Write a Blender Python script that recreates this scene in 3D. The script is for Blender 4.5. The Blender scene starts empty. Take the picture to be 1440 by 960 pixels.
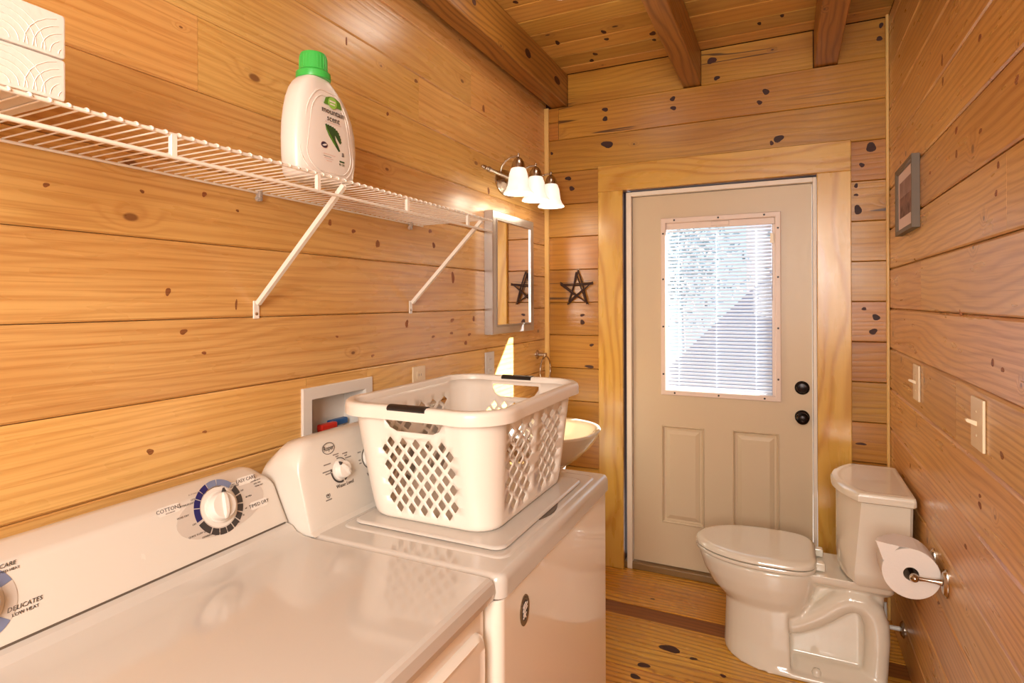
import bpy, bmesh, math, random
from math import sin, cos, pi, radians, sqrt
from mathutils import Vector, Matrix
from mathutils.geometry import delaunay_2d_cdt

random.seed(7)
S = bpy.context.scene
COL = S.collection

# ------------------------------------------------------------------ camera
FPX = 815.0
cam_d = bpy.data.cameras.new('camera')
cam = bpy.data.objects.new('camera', cam_d)
COL.objects.link(cam)
S.camera = cam
cam_d.sensor_width = 36.0
cam_d.lens = FPX / 1440 * 36.0
cam_d.shift_y = -(480 - 424.0) / 1440
cam_d.clip_start = 0.02
cam.matrix_world = (Matrix.Translation((0, 0, 1.5)) @ Matrix.Rotation(radians(25.3), 4, 'Z')
                    @ Matrix.Rotation(radians(90), 4, 'X') @ Matrix.Rotation(radians(-0.2), 4, 'Z'))

# ------------------------------------------------------------------ sky, sun, exposure
W = bpy.data.worlds.new('sky')
S.world = W
W.use_nodes = True
bg = W.node_tree.nodes['Background']
bg.inputs[0].default_value = (0.62, 0.80, 1.0, 1)
bg.inputs[1].default_value = 1.2
SUN_DIR = Vector((-1.0, -0.676, -0.71)).normalized()
sun_d = bpy.data.lights.new('sun', 'SUN')
sun_d.energy = 40.0
sun_d.color = (1.0, 0.98, 0.96)
sun_d.angle = radians(0.6)
sun = bpy.data.objects.new('sun', sun_d)
sun.rotation_euler = SUN_DIR.to_track_quat('-Z', 'Y').to_euler()
sun.location = (4, 6, 5)
COL.objects.link(sun)
# added area light behind the camera, evens out the brightness
soft_d = bpy.data.lights.new('fill_area', 'AREA')
soft_d.shape = 'RECTANGLE'
soft_d.size, soft_d.size_y = 0.8, 1.2
soft_d.energy = 62.0
soft_d.color = (1.0, 0.96, 0.90)
soft = bpy.data.objects.new('fill_area', soft_d)
soft.location = (0.02, -1.12, 1.85)
soft.rotation_euler = (Vector((-0.35, 3.0, 0.7)) - soft.location).to_track_quat('-Z', 'Y').to_euler()
COL.objects.link(soft)
S.view_settings.view_transform = 'Standard'
S.view_settings.look = 'None'
S.view_settings.exposure = 0.25
S.view_settings.gamma = 1.0
S.view_settings.use_curve_mapping = False

LAMP_CEIL = 7.0      # radiance of the dome lamp
FILL_REAR = 1.2      # radiance of the added fill panels
LAMP_VANITY = 0.6    # watts per bulb

# ------------------------------------------------------------------ helpers
def link(o, parent=None):
    COL.objects.link(o)
    if parent is not None:
        o.parent = parent
        o.matrix_parent_inverse = Matrix.Translation(-parent.location)
    return o

def fin(name, bm, mat, parent=None, smooth=False, angle=35):
    bmesh.ops.recalc_face_normals(bm, faces=bm.faces)
    me = bpy.data.meshes.new(name)
    bm.to_mesh(me)
    bm.free()
    me.materials.append(mat)
    if smooth:
        me.shade_smooth()
        if angle:
            me.set_sharp_from_angle(angle=radians(angle))
    o = bpy.data.objects.new(name, me)
    if smooth and angle and name != 'body':
        wn = o.modifiers.new('normals', 'WEIGHTED_NORMAL')
        wn.keep_sharp = True
    return link(o, parent)

def thing(name, label, cat, loc, group=None):
    o = bpy.data.objects.new(name, None)
    o.empty_display_size = 0.05
    o.location = loc
    COL.objects.link(o)
    o['label'] = label
    o['category'] = cat
    if group:
        o['group'] = group
    return o

def copy_tree(src, delta, label=None):
    c = src.copy()
    COL.objects.link(c)
    c.location = src.location + Vector(delta)
    if label:
        c['label'] = label
    for ch in list(src.children):
        d = ch.copy()
        COL.objects.link(d)
        d.parent = c
        for g in list(ch.children):
            e = g.copy()
            COL.objects.link(e)
            e.parent = d
    return c

def struct(o):
    o['kind'] = 'structure'
    return o

def NB():
    return bmesh.new()

def box(bm, x0, x1, y0, y1, z0, z1, bev=0.0, seg=2):
    t = bmesh.new()
    vs = [t.verts.new((x, y, z)) for x in (x0, x1) for y in (y0, y1) for z in (z0, z1)]
    for f in ((0, 1, 3, 2), (4, 6, 7, 5), (0, 4, 5, 1), (2, 3, 7, 6), (0, 2, 6, 4), (1, 5, 7, 3)):
        t.faces.new([vs[i] for i in f])
    if bev:
        bmesh.ops.bevel(t, geom=list(t.edges), offset=bev, segments=seg, affect='EDGES', profile=0.5)
    merge(bm, t)

def merge(bm, t, mat=None):
    me = bpy.data.meshes.new('tmp')
    t.to_mesh(me)
    t.free()
    if mat is not None:
        me.transform(mat)
    bm.from_mesh(me)
    bpy.data.meshes.remove(me)

def loft(bm, rings, cap0=True, cap1=True, closed=True):
    vv = [[bm.verts.new(p) for p in r] for r in rings]
    n = len(rings[0])
    for a, b in zip(vv[:-1], vv[1:]):
        for i in range(n if closed else n - 1):
            j = (i + 1) % n
            try:
                bm.faces.new((a[i], a[j], b[j], b[i]))
            except ValueError:
                pass
    if cap0:
        bm.faces.new(list(reversed(vv[0])))
    if cap1:
        bm.faces.new(vv[-1])
    return vv

def frame_of(d):
    d = Vector(d).normalized()
    a = Vector((0, 0, 1)) if abs(d.z) < 0.9 else Vector((1, 0, 0))
    u = d.cross(a).normalized()
    return u, d.cross(u).normalized()

def tube(bm, pts, r, n=8, cap=True):
    pts = [Vector(p) for p in pts]
    rr = r if isinstance(r, (list, tuple)) else [r] * len(pts)
    rings = []
    u = None
    for i, p in enumerate(pts):
        d = (pts[min(i + 1, len(pts) - 1)] - pts[max(i - 1, 0)]).normalized()
        if u is None:
            u, v = frame_of(d)
        else:
            u = (u - d * u.dot(d)).normalized()
            v = d.cross(u)
        rings.append([p + (u * cos(2 * pi * k / n) + v * sin(2 * pi * k / n)) * rr[i] for k in range(n)])
    loft(bm, rings, cap, cap)

def lathe(bm, prof, origin, axis=(0, 0, 1), n=24, cap=True):
    """prof: (radius, height along axis)"""
    o = Vector(origin)
    d = Vector(axis).normalized()
    u, v = frame_of(d)
    rings = [[o + d * h + (u * cos(2 * pi * k / n) + v * sin(2 * pi * k / n)) * max(r, 1e-4) for k in range(n)]
             for r, h in prof]
    loft(bm, rings, cap, cap)

def prism(bm, poly, mapf, d0, d1):
    """poly: 2D points, mapf(a,b,d)->3D"""
    loft(bm, [[mapf(a, b, d0) for a, b in poly], [mapf(a, b, d1) for a, b in poly]])

def rrect(x0, x1, y0, y1, r, n=5):
    pts = []
    for cx, cy, a0 in ((x1 - r, y1 - r, 0), (x0 + r, y1 - r, 90), (x0 + r, y0 + r, 180), (x1 - r, y0 + r, 270)):
        for k in range(n + 1):
            a = radians(a0 + 90 * k / n)
            pts.append((cx + r * cos(a), cy + r * sin(a)))
    return pts

def rrect_loft(bm, x0, x1, y0, y1, r, lev, n=5):
    rings = []
    for z, ins in lev:
        rings.append([(x, y, z) for x, y in rrect(x0 + ins, x1 - ins, y0 + ins, y1 - ins, max(r - ins, 0.002), n)])
    loft(bm, rings)

AX = {'x': 0, 'y': 1, 'z': 2}

def plank_bm(bm, axis, nrm, nb, nf, w0, w1, l0, l1, c=0.005, c2=None):
    """board along axis; back face at nb, show face at nf along nrm; width w0..w1"""
    ia, inr = AX[axis], AX[nrm]
    iw = 3 - ia - inr
    s = 1 if nf > nb else -1
    c2 = c if c2 is None else c2
    prof = [(nb, w0), (nf - s * c, w0), (nf, w0 + c), (nf, w1 - c2), (nf - s * c2, w1), (nb, w1)]
    rings = []
    for l in (l0, l1):
        ring = []
        for nn, ww in prof:
            p = [0, 0, 0]
            p[ia], p[inr], p[iw] = l, nn, ww
            ring.append(tuple(p))
        rings.append(ring)
    loft(bm, rings)

def plank(parent, mat, *a, name='plank', **k):
    bm = NB()
    plank_bm(bm, *a, **k)
    return fin(name, bm, mat, parent)

def text(s, size, o, right, up, parent, mat, name='lettering', ext=0.0002, align='CENTER', sx=1.0, sh=0.0):
    cu = bpy.data.curves.new(name, 'FONT')
    cu.body = s
    cu.size = size
    cu.align_x = align
    cu.align_y = 'CENTER'
    cu.extrude = ext
    cu.resolution_u = 2
    cu.shear = sh
    cu.materials.append(mat)
    tmp = bpy.data.objects.new(name, cu)
    me = bpy.data.meshes.new_from_object(tmp)
    bpy.data.objects.remove(tmp)
    bpy.data.curves.remove(cu)
    me.name = name
    ob = bpy.data.objects.new(name, me)
    r = Vector(right).normalized()
    u = Vector(up).normalized()
    nrm = r.cross(u).normalized()
    m = Matrix((( r.x * sx, u.x, nrm.x, o[0]), (r.y * sx, u.y, nrm.y, o[1]), (r.z * sx, u.z, nrm.z, o[2]), (0, 0, 0, 1)))
    link(ob, parent)
    ob.matrix_local = m if parent is None else Matrix(m)
    if parent is not None:
        ob.matrix_parent_inverse = Matrix.Translation(-world_loc(parent))
        ob.matrix_basis = m
    return ob

def world_loc(o):
    # things sit at their own location, parts keep world coordinates
    l = Vector((0, 0, 0))
    if o.type == 'EMPTY':
        l = o.location.copy()
    return l

# ------------------------------------------------------------------ materials
def newmat(name):
    m = bpy.data.materials.new(name)
    m.use_nodes = True
    nt = m.node_tree
    return m, nt, nt.nodes['Principled BSDF']

def srgb(r, g, b):
    f = lambda c: c / 12.92 if c <= 0.04045 else ((c + 0.055) / 1.055) ** 2.4
    return (f(r / 255), f(g / 255), f(b / 255), 1)

def plain(name, col, rough=0.4, metal=0.0, coat=0.0, spec=0.5, noise=0.0, nscale=30, emis=None, estr=0, bump=0.0):
    m, nt, b = newmat(name)
    b.inputs['Base Color'].default_value = col
    b.inputs['Roughness'].default_value = rough
    b.inputs['Metallic'].default_value = metal
    b.inputs['Coat Weight'].default_value = coat
    b.inputs['Coat Roughness'].default_value = 0.05
    b.inputs['Specular IOR Level'].default_value = spec
    if noise or bump:
        N = nt.nodes
        tc = N.new('ShaderNodeTexCoord')
        no = N.new('ShaderNodeTexNoise')
        no.inputs['Scale'].default_value = nscale
        no.inputs['Detail'].default_value = 4
        nt.links.new(tc.outputs['Object'], no.inputs['Vector'])
        if noise:
            mr = N.new('ShaderNodeMapRange')
            mr.inputs['To Min'].default_value = max(rough - noise, 0.02)
            mr.inputs['To Max'].default_value = rough + noise
            nt.links.new(no.outputs[0], mr.inputs[0])
            nt.links.new(mr.outputs[0], b.inputs['Roughness'])
        if bump:
            bp = N.new('ShaderNodeBump')
            bp.inputs['Strength'].default_value = bump
            bp.inputs['Distance'].default_value = 0.002
            nt.links.new(no.outputs[0], bp.inputs['Height'])
            nt.links.new(bp.outputs[0], b.inputs['Normal'])
    if emis:
        b.inputs['Emission Color'].default_value = emis
        b.inputs['Emission Strength'].default_value = estr
    return m

def wood(name, axis, light, dark, late, rough=0.34, freq=26.0, warp=2.2, knots=0.5, kcol=(0.10, 0.035, 0.012, 1),
         streak=0.5, var=0.22, ring=0.75, coat=0.10, kscale=(3.2, 6.0), hue=0.0, satv=0.0, crack=0.0):
    m, nt, b = newmat(name)
    N, L = nt.nodes, nt.links

    def math_(op, a, c=None, clamp=False):
        n = N.new('ShaderNodeMath')
        n.operation = op
        n.use_clamp = clamp
        for i, v in enumerate((a, c)):
            if v is None:
                continue
            if isinstance(v, (int, float)):
                n.inputs[i].default_value = v
            else:
                L.new(v, n.inputs[i])
        return n.outputs[0]

    def comb(x, y, z=0.0):
        n = N.new('ShaderNodeCombineXYZ')
        for i, v in enumerate((x, y, z)):
            if isinstance(v, (int, float)):
                n.inputs[i].default_value = v
            else:
                L.new(v, n.inputs[i])
        return n.outputs[0]

    def noise(vec, scale=1.0, detail=2.0, rough_=0.5):
        n = N.new('ShaderNodeTexNoise')
        n.inputs['Scale'].default_value = scale
        n.inputs['Detail'].default_value = detail
        n.inputs['Roughness'].default_value = rough_
        L.new(vec, n.inputs['Vector'])
        return n.outputs[0]

    def mrange(v, a, c, d=0.0, e=1.0, smooth=True):
        n = N.new('ShaderNodeMapRange')
        n.interpolation_type = 'SMOOTHSTEP' if smooth else 'LINEAR'
        for i, q in enumerate((v, a, c, d, e)):
            if isinstance(q, (int, float)):
                n.inputs[i].default_value = q
            else:
                L.new(q, n.inputs[i])
        return n.outputs[0]

    def mix(f, a, c, mode='MIX'):
        n = N.new('ShaderNodeMix')
        n.data_type = 'RGBA'
        n.blend_type = mode
        for i, v in ((0, f), (6, a), (7, c)):
            if isinstance(v, (int, float, tuple)):
                n.inputs[i].default_value = v
            else:
                L.new(v, n.inputs[i])
        return n.outputs[2]

    tc = N.new('ShaderNodeTexCoord')
    oi = N.new('ShaderNodeObjectInfo')
    R = oi.outputs['Random']
    sx = N.new('ShaderNodeSeparateXYZ')
    L.new(tc.outputs['Object'], sx.inputs[0])
    o = {'x': (0, 1, 2), 'y': (1, 0, 2), 'z': (2, 0, 1)}[axis]
    al = math_('ADD', sx.outputs[o[0]], math_('MULTIPLY', R, 37.0))
    ac = math_('ADD', math_('ADD', sx.outputs[o[1]], sx.outputs[o[2]]), math_('MULTIPLY', R, 11.0))
    # knots
    vo = N.new('ShaderNodeTexVoronoi')
    vo.voronoi_dimensions = '2D'
    vo.inputs['Scale'].default_value = 1.0
    L.new(comb(math_('MULTIPLY', al, kscale[0]), math_('MULTIPLY', ac, kscale[1])), vo.inputs['Vector'])
    sc = N.new('ShaderNodeSeparateColor')
    L.new(vo.outputs['Color'], sc.inputs[0])
    kr = mrange(sc.outputs[0], 1.0 - knots, 1.0, 0.0, 0.075, smooth=False)
    kd = vo.outputs['Distance']
    kr2 = math_('ADD', kr, 0.0005)
    kmask = mrange(math_('DIVIDE', kd, kr2), 0.55, 1.0, 1.0, 0.0)
    halo = mrange(math_('DIVIDE', kd, kr2), 0.5, 4.5, 1.0, 0.0)
    # rings
    low = noise(comb(math_('MULTIPLY', al, 0.9), math_('MULTIPLY', ac, 3.5), math_('MULTIPLY', R, 9.0)), 1.0, 1.5)
    mid = noise(comb(math_('MULTIPLY', al, 4.0), math_('MULTIPLY', ac, 22.0)), 1.0, 2.0)
    q = math_('ADD', math_('MULTIPLY', ac, freq), math_('MULTIPLY', low, warp * 3.0))
    q = math_('ADD', q, math_('MULTIPLY', halo, 1.6))
    q = math_('ADD', q, math_('MULTIPLY', mid, 0.5))
    sn = math_('SINE', math_('MULTIPLY', q, 2 * pi))
    rg = math_('POWER', math_('ADD', math_('MULTIPLY', sn, 0.5), 0.5), 2.6)
    st = noise(comb(math_('MULTIPLY', al, 2.5), math_('MULTIPLY', ac, 150.0)), 1.0, 3.0, 0.6)
    patch = noise(comb(math_('MULTIPLY', al, 1.3), math_('MULTIPLY', ac, 5.0), math_('MULTIPLY', R, 5.0)), 1.0, 2.0)
    base = mix(mrange(patch, 0.3, 0.7), light, dark)
    base = mix(math_('MULTIPLY', rg, ring), base, late)
    base = mix(math_('MULTIPLY', mrange(st, 0.45, 0.75), streak), base, late)
    base = mix(math_('MULTIPLY', halo, 0.22), base, (kcol[0] * 2.2, kcol[1] * 2.4, kcol[2] * 2.2, 1))
    base = mix(kmask, base, kcol)
    if crack:
        # drying checks: thin dark splits running along the log
        cn = noise(comb(math_('MULTIPLY', al, 0.22), math_('MULTIPLY', ac, 7.0), math_('MULTIPLY', R, 21.0)), 1.0, 2.0)
        cd = math_('ABSOLUTE', math_('SUBTRACT', cn, 0.5))
        gate = mrange(noise(comb(math_('MULTIPLY', al, 1.1), math_('MULTIPLY', ac, 1.5), math_('MULTIPLY', R, 3.0)), 1.0, 0.0), 0.48, 0.54)
        ck = math_('MULTIPLY', math_('MULTIPLY', mrange(cd, 0.002, 0.006, 1.0, 0.0), gate), crack)
        base = mix(math_('MULTIPLY', ck, 0.85), base, (0.045, 0.014, 0.005, 1))
    hs = N.new('ShaderNodeHueSaturation')
    fr = N.new('ShaderNodeMath')
    fr.operation = 'FRACT'
    L.new(math_('MULTIPLY', R, 7.77), fr.inputs[0])
    L.new(mrange(R, 0, 1, 1 - var, 1 + var * 0.6, smooth=False), hs.inputs['Value'])
    L.new(mrange(fr.outputs[0], 0, 1, 0.494 + hue, 0.506 + hue, smooth=False), hs.inputs['Hue'])
    hs.inputs['Saturation'].default_value = 1.0 + satv
    L.new(base, hs.inputs['Color'])
    L.new(hs.outputs[0], b.inputs['Base Color'])
    L.new(mrange(mid, 0.2, 0.8, rough - 0.06, rough + 0.08, smooth=False), b.inputs['Roughness'])
    b.inputs['Coat Weight'].default_value = coat
    b.inputs['Coat Roughness'].default_value = 0.22
    bp = N.new('ShaderNodeBump')
    bp.inputs['Strength'].default_value = 0.25
    bp.inputs['Distance'].default_value = 0.0015
    hh = math_('ADD', math_('MULTIPLY', rg, -0.5), math_('MULTIPLY', mid, 0.15))
    hh = math_('ADD', hh, math_('MULTIPLY', halo, 1.0))
    L.new(hh, bp.inputs['Height'])
    L.new(bp.outputs[0], b.inputs['Normal'])
    return m

LIGHT = srgb(228, 182, 110)
DARK = srgb(218, 168, 96)
LATE = srgb(186, 128, 62)
M = {}
M['side'] = wood('pine siding', 'y', LIGHT, DARK, LATE, ring=0.38, streak=0.65, knots=0.22, var=0.12, freq=38, rough=0.28, coat=0.2, kcol=(0.26, 0.11, 0.035, 1))
M['log'] = wood('pine log', 'x', srgb(196, 140, 54), srgb(175, 115, 38), srgb(138, 80, 20), ring=0.3, streak=0.5, knots=0.18, var=0.16, freq=34, crack=1.0, kcol=(0.05, 0.014, 0.006, 1))
M['ceil'] = wood('ceiling pine', 'x', srgb(212, 166, 84), srgb(196, 144, 62), srgb(160, 106, 36), ring=0.3, streak=0.3, knots=0.35, var=0.16, rough=0.45, kcol=(0.07, 0.02, 0.008, 1))
M['beam'] = wood('beam pine', 'y', srgb(178, 120, 54), srgb(158, 100, 40), srgb(114, 64, 20), ring=0.7, streak=0.4, knots=0.1, var=0.12, freq=34, warp=3)
M['case'] = wood('casing pine', 'z', srgb(218, 174, 84), srgb(206, 158, 66), srgb(178, 120, 38), ring=0.6, streak=0.12, knots=0.0, var=0.05, freq=16, warp=2.6, rough=0.28, coat=0.3)
M['caseh'] = wood('casing pine across', 'x', srgb(218, 174, 84), srgb(206, 158, 66), srgb(178, 120, 38), ring=0.6, streak=0.12, knots=0.0, var=0.05, freq=16, warp=2.6, rough=0.28, coat=0.3)
M['strip'] = wood('trim strip pine', 'z', srgb(232, 190, 118), srgb(224, 178, 104), srgb(204, 152, 78), ring=0.25, streak=0.3, knots=0.0, var=0.03)
M['floor'] = wood('floor pine', 'x', srgb(214, 158, 56), srgb(196, 134, 40), srgb(146, 86, 18), ring=0.75, streak=0.5, knots=0.12, var=0.08, freq=34, warp=1.6, rough=0.27, coat=0.4)
M['floord'] = wood('dark floor pine', 'x', srgb(146, 90, 32), srgb(128, 74, 24), srgb(92, 48, 14), ring=0.5, streak=0.5, knots=0.0, var=0.04, rough=0.5, coat=0.0)
M['knot'] = wood('knot heartwood', 'x', srgb(78, 34, 12), srgb(56, 22, 8), srgb(36, 14, 5), ring=0.8, streak=0.3, knots=0.0, freq=160, warp=2.0, var=0.15, rough=0.6, coat=0.0)
M['knotl'] = wood('pale knot wood', 'y', srgb(164, 104, 56), srgb(140, 82, 40), srgb(112, 60, 28), ring=0.6, streak=0.3, knots=0.0, freq=160, warp=2.0, var=0.15, rough=0.6, coat=0.0)
M['gap'] = plain('dark gap wood', srgb(70, 36, 14), 0.8, noise=0.1)
M['enamel'] = plain('white enamel', srgb(236, 226, 212), 0.09, coat=0.5, noise=0.02, nscale=6)
M['deck'] = plain('white enamel top', srgb(200, 192, 182), 0.13, coat=0.4, noise=0.03, nscale=8)
M['deckp'] = plain('white console plastic', srgb(214, 205, 193), 0.25, coat=0.2, noise=0.05)
M['plastic'] = plain('white plastic', srgb(222, 214, 204), 0.3, noise=0.05)
M['basket'] = plain('ivory plastic', srgb(226, 216, 203), 0.3, noise=0.05, nscale=12)
M['porcelain'] = plain('white porcelain', srgb(226, 216, 197), 0.1, coat=0.6, noise=0.03, nscale=5)
M['doorp'] = plain('cream door paint', srgb(204, 182, 150), 0.38, noise=0.06, nscale=40)
M['jamb'] = plain('white jamb paint', srgb(228, 214, 196), 0.4, noise=0.06, nscale=40)
M['frame'] = plain('pinkish white vinyl', srgb(224, 202, 186), 0.4, noise=0.05)
M['black'] = plain('black rubber', srgb(34, 28, 26), 0.35, noise=0.08)
M['knob'] = plain('oil rubbed bronze', srgb(30, 22, 20), 0.28, metal=0.6, noise=0.08)
M['ink'] = plain('dark print', srgb(58, 52, 50), 0.5, noise=0.05)
M['inkl'] = plain('grey print', srgb(126, 116, 108), 0.5, noise=0.05)
M['navy'] = plain('navy print', srgb(28, 30, 92), 0.4, noise=0.05)
M['slate'] = plain('grey blue print', srgb(116, 124, 152), 0.4, noise=0.05)
M['greyp'] = plain('grey panel print', srgb(196, 184, 172), 0.35, noise=0.05)
M['chrome'] = plain('brushed nickel', srgb(190, 176, 160), 0.24, metal=1.0, noise=0.08, nscale=60)
M['silver'] = plain('satin silver frame', srgb(186, 180, 174), 0.32, metal=0.9, noise=0.06, nscale=50)
M['mirror'] = plain('mirror glass', (0.92, 0.92, 0.9, 1), 0.01, metal=1.0, noise=0.005)
M['wire'] = plain('white coated wire', srgb(238, 228, 214), 0.3, noise=0.06)
M['green'] = plain('green cap plastic', srgb(66, 186, 78), 0.3, noise=0.06)
M['bottle'] = plain('white bottle plastic', srgb(230, 220, 210), 0.32, noise=0.05)
M['gleaf'] = plain('dark leaf print', srgb(52, 82, 44), 0.4, noise=0.1, nscale=200)
M['garch'] = plain('green label print', srgb(92, 140, 44), 0.4, noise=0.05)
M['glime'] = plain('lime label print', srgb(150, 200, 84), 0.4, noise=0.05)
M['purple'] = plain('plum print', srgb(64, 46, 66), 0.4, noise=0.05)
M['paper'] = plain('white paper', srgb(228, 218, 208), 0.85, bump=0.3, nscale=120)
M['red'] = plain('red handle', srgb(206, 44, 28), 0.35, noise=0.05)
M['blue'] = plain('blue handle', srgb(28, 86, 146), 0.35, noise=0.05)
M['cream'] = plain('cream plate plastic', srgb(232, 212, 178), 0.35, noise=0.05)
M['greyplate'] = plain('light grey plate', srgb(206, 202, 198), 0.35, noise=0.05)
M['twig'] = plain('dark twig bark', srgb(62, 36, 24), 0.8, bump=0.6, nscale=150)
M['framew'] = plain('weathered grey frame', srgb(112, 98, 82), 0.6, bump=0.4, nscale=60)
M['mat'] = plain('pink mat board', srgb(222, 196, 184), 0.8, noise=0.05)
M['threshold'] = plain('brown threshold', srgb(132, 100, 58), 0.5, noise=0.1)
M['badge'] = plain('brown badge', srgb(112, 92, 64), 0.35, noise=0.08)
M['slat'] = None
M['dark'] = plain('dark shadow plastic', srgb(96, 84, 72), 0.5, noise=0.05)
M['flange'] = plain('white lamp metal', srgb(240, 232, 220), 0.4, noise=0.05)

def emis_mat(name, col, strength, base=(0.9, 0.88, 0.84, 1)):
    return plain(name, base, 0.4, emis=col, estr=strength, noise=0.03)

M['shade'] = emis_mat('frosted glass shade', (1.0, 0.86, 0.68, 1), 1.0)
M['bulb'] = emis_mat('bulb', (1.0, 0.84, 0.62, 1), 4.0)
M['dome'] = emis_mat('lit dome glass', (1.0, 0.93, 0.82, 1), LAMP_CEIL)
M['panel'] = emis_mat('fill panel glow', (1.0, 0.95, 0.88, 1), FILL_REAR)

def shade_mat():
    # lit glass, its glow mottled by noise
    m, nt, b = newmat('marbled glass shade')
    N, L = nt.nodes, nt.links
    tc = N.new('ShaderNodeTexCoord')
    no = N.new('ShaderNodeTexNoise')
    no.inputs['Scale'].default_value = 28
    no.inputs['Distortion'].default_value = 1.5
    L.new(tc.outputs['Object'], no.inputs['Vector'])
    cr = N.new('ShaderNodeMapRange')
    cr.inputs['From Min'].default_value = 0.3
    cr.inputs['From Max'].default_value = 0.7
    cr.inputs['To Min'].default_value = 0.85
    cr.inputs['To Max'].default_value = 1.15
    L.new(no.outputs[0], cr.inputs[0])
    b.inputs['Base Color'].default_value = (0.9, 0.87, 0.82, 1)
    b.inputs['Roughness'].default_value = 0.25
    b.inputs['Emission Color'].default_value = (1.0, 0.87, 0.72, 1)
    mu = N.new('ShaderNodeMath')
    mu.operation = 'MULTIPLY'
    mu.inputs[1].default_value = 0.6
    L.new(cr.outputs[0], mu.inputs[0])
    L.new(mu.outputs[0], b.inputs['Emission Strength'])
    return m
M['shade'] = shade_mat()

def slat_mat():
    m, nt, b = newmat('white blind vinyl')
    N, L = nt.nodes, nt.links
    out = N['Material Output']
    b.inputs['Base Color'].default_value = (0.82, 0.84, 0.88, 1)
    b.inputs['Roughness'].default_value = 0.4
    tr = N.new('ShaderNodeBsdfTranslucent')
    tr.inputs[0].default_value = (0.85, 0.88, 0.95, 1)
    mx = N.new('ShaderNodeMixShader')
    mx.inputs[0].default_value = 0.25
    L.new(b.outputs[0], mx.inputs[1])
    L.new(tr.outputs[0], mx.inputs[2])
    L.new(mx.outputs[0], out.inputs[0])
    return m
M['slat'] = slat_mat()

def glass_mat():
    m, nt, b = newmat('window glass')
    N, L = nt.nodes, nt.links
    out = N['Material Output']
    t = N.new('ShaderNodeBsdfTransparent')
    t.inputs[0].default_value = (0.94, 0.97, 0.98, 1)
    g = N.new('ShaderNodeBsdfGlossy')
    g.inputs['Roughness'].default_value = 0.02
    fr = N.new('ShaderNodeFresnel')
    fr.inputs[0].default_value = 1.45
    mx = N.new('ShaderNodeMixShader')
    # reflect on the outer face of each pane side only (no false total reflection inside the slab)
    ge = N.new('ShaderNodeNewGeometry')
    iv = N.new('ShaderNodeMath')
    iv.operation = 'SUBTRACT'
    iv.inputs[0].default_value = 1.0
    L.new(ge.outputs['Backfacing'], iv.inputs[1])
    mu = N.new('ShaderNodeMath')
    mu.operation = 'MULTIPLY'
    L.new(fr.outputs[0], mu.inputs[0])
    L.new(iv.outputs[0], mu.inputs[1])
    L.new(mu.outputs[0], mx.inputs[0])
    L.new(t.outputs[0], mx.inputs[1])
    L.new(g.outputs[0], mx.inputs[2])
    L.new(mx.outputs[0], out.inputs[0])
    return m
M['glass'] = glass_mat()

def clear_mat():
    m, nt, b = newmat('clear plastic clip')
    b.inputs['Base Color'].default_value = (0.95, 0.9, 0.85, 1)
    b.inputs['Transmission Weight'].default_value = 0.7
    b.inputs['Roughness'].default_value = 0.15
    return m
M['clear'] = clear_mat()

def noisecol(name, c1, c2, scale, rough=0.8, detail=4):
    m, nt, b = newmat(name)
    N, L = nt.nodes, nt.links
    tc = N.new('ShaderNodeTexCoord')
    no = N.new('ShaderNodeTexNoise')
    no.inputs['Scale'].default_value = scale
    no.inputs['Detail'].default_value = detail
    L.new(tc.outputs['Object'], no.inputs['Vector'])
    cr = N.new('ShaderNodeValToRGB')
    cr.color_ramp.elements[0].position = 0.35
    cr.color_ramp.elements[1].position = 0.65
    cr.color_ramp.elements[0].color = c1
    cr.color_ramp.elements[1].color = c2
    L.new(no.outputs[0], cr.inputs[0])
    L.new(cr.outputs[0], b.inputs['Base Color'])
    b.inputs['Roughness'].default_value = rough
    return m
M['ground'] = noisecol('pale outdoor ground', srgb(140, 140, 140), srgb(164, 164, 164), 3)
M['leafm'] = noisecol('hazed shrub leaves', srgb(104, 124, 128), srgb(168, 186, 190), 6)  # pale blue-grey puts backlit haze into the leaf colour
M['shade_wedge'] = noisecol('blue grey shade tone', srgb(120, 124, 146), srgb(136, 140, 160), 4)  # tone of the shadow area on the blind
M['post'] = noisecol('pinkish white post paint', srgb(226, 206, 204), srgb(238, 220, 216), 5)
M['photo'] = noisecol('sepia landscape print', srgb(96, 66, 56), srgb(150, 112, 98), 22)
M['photo2'] = noisecol('sepia sky print', srgb(140, 108, 98), srgb(168, 136, 124), 14)

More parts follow.
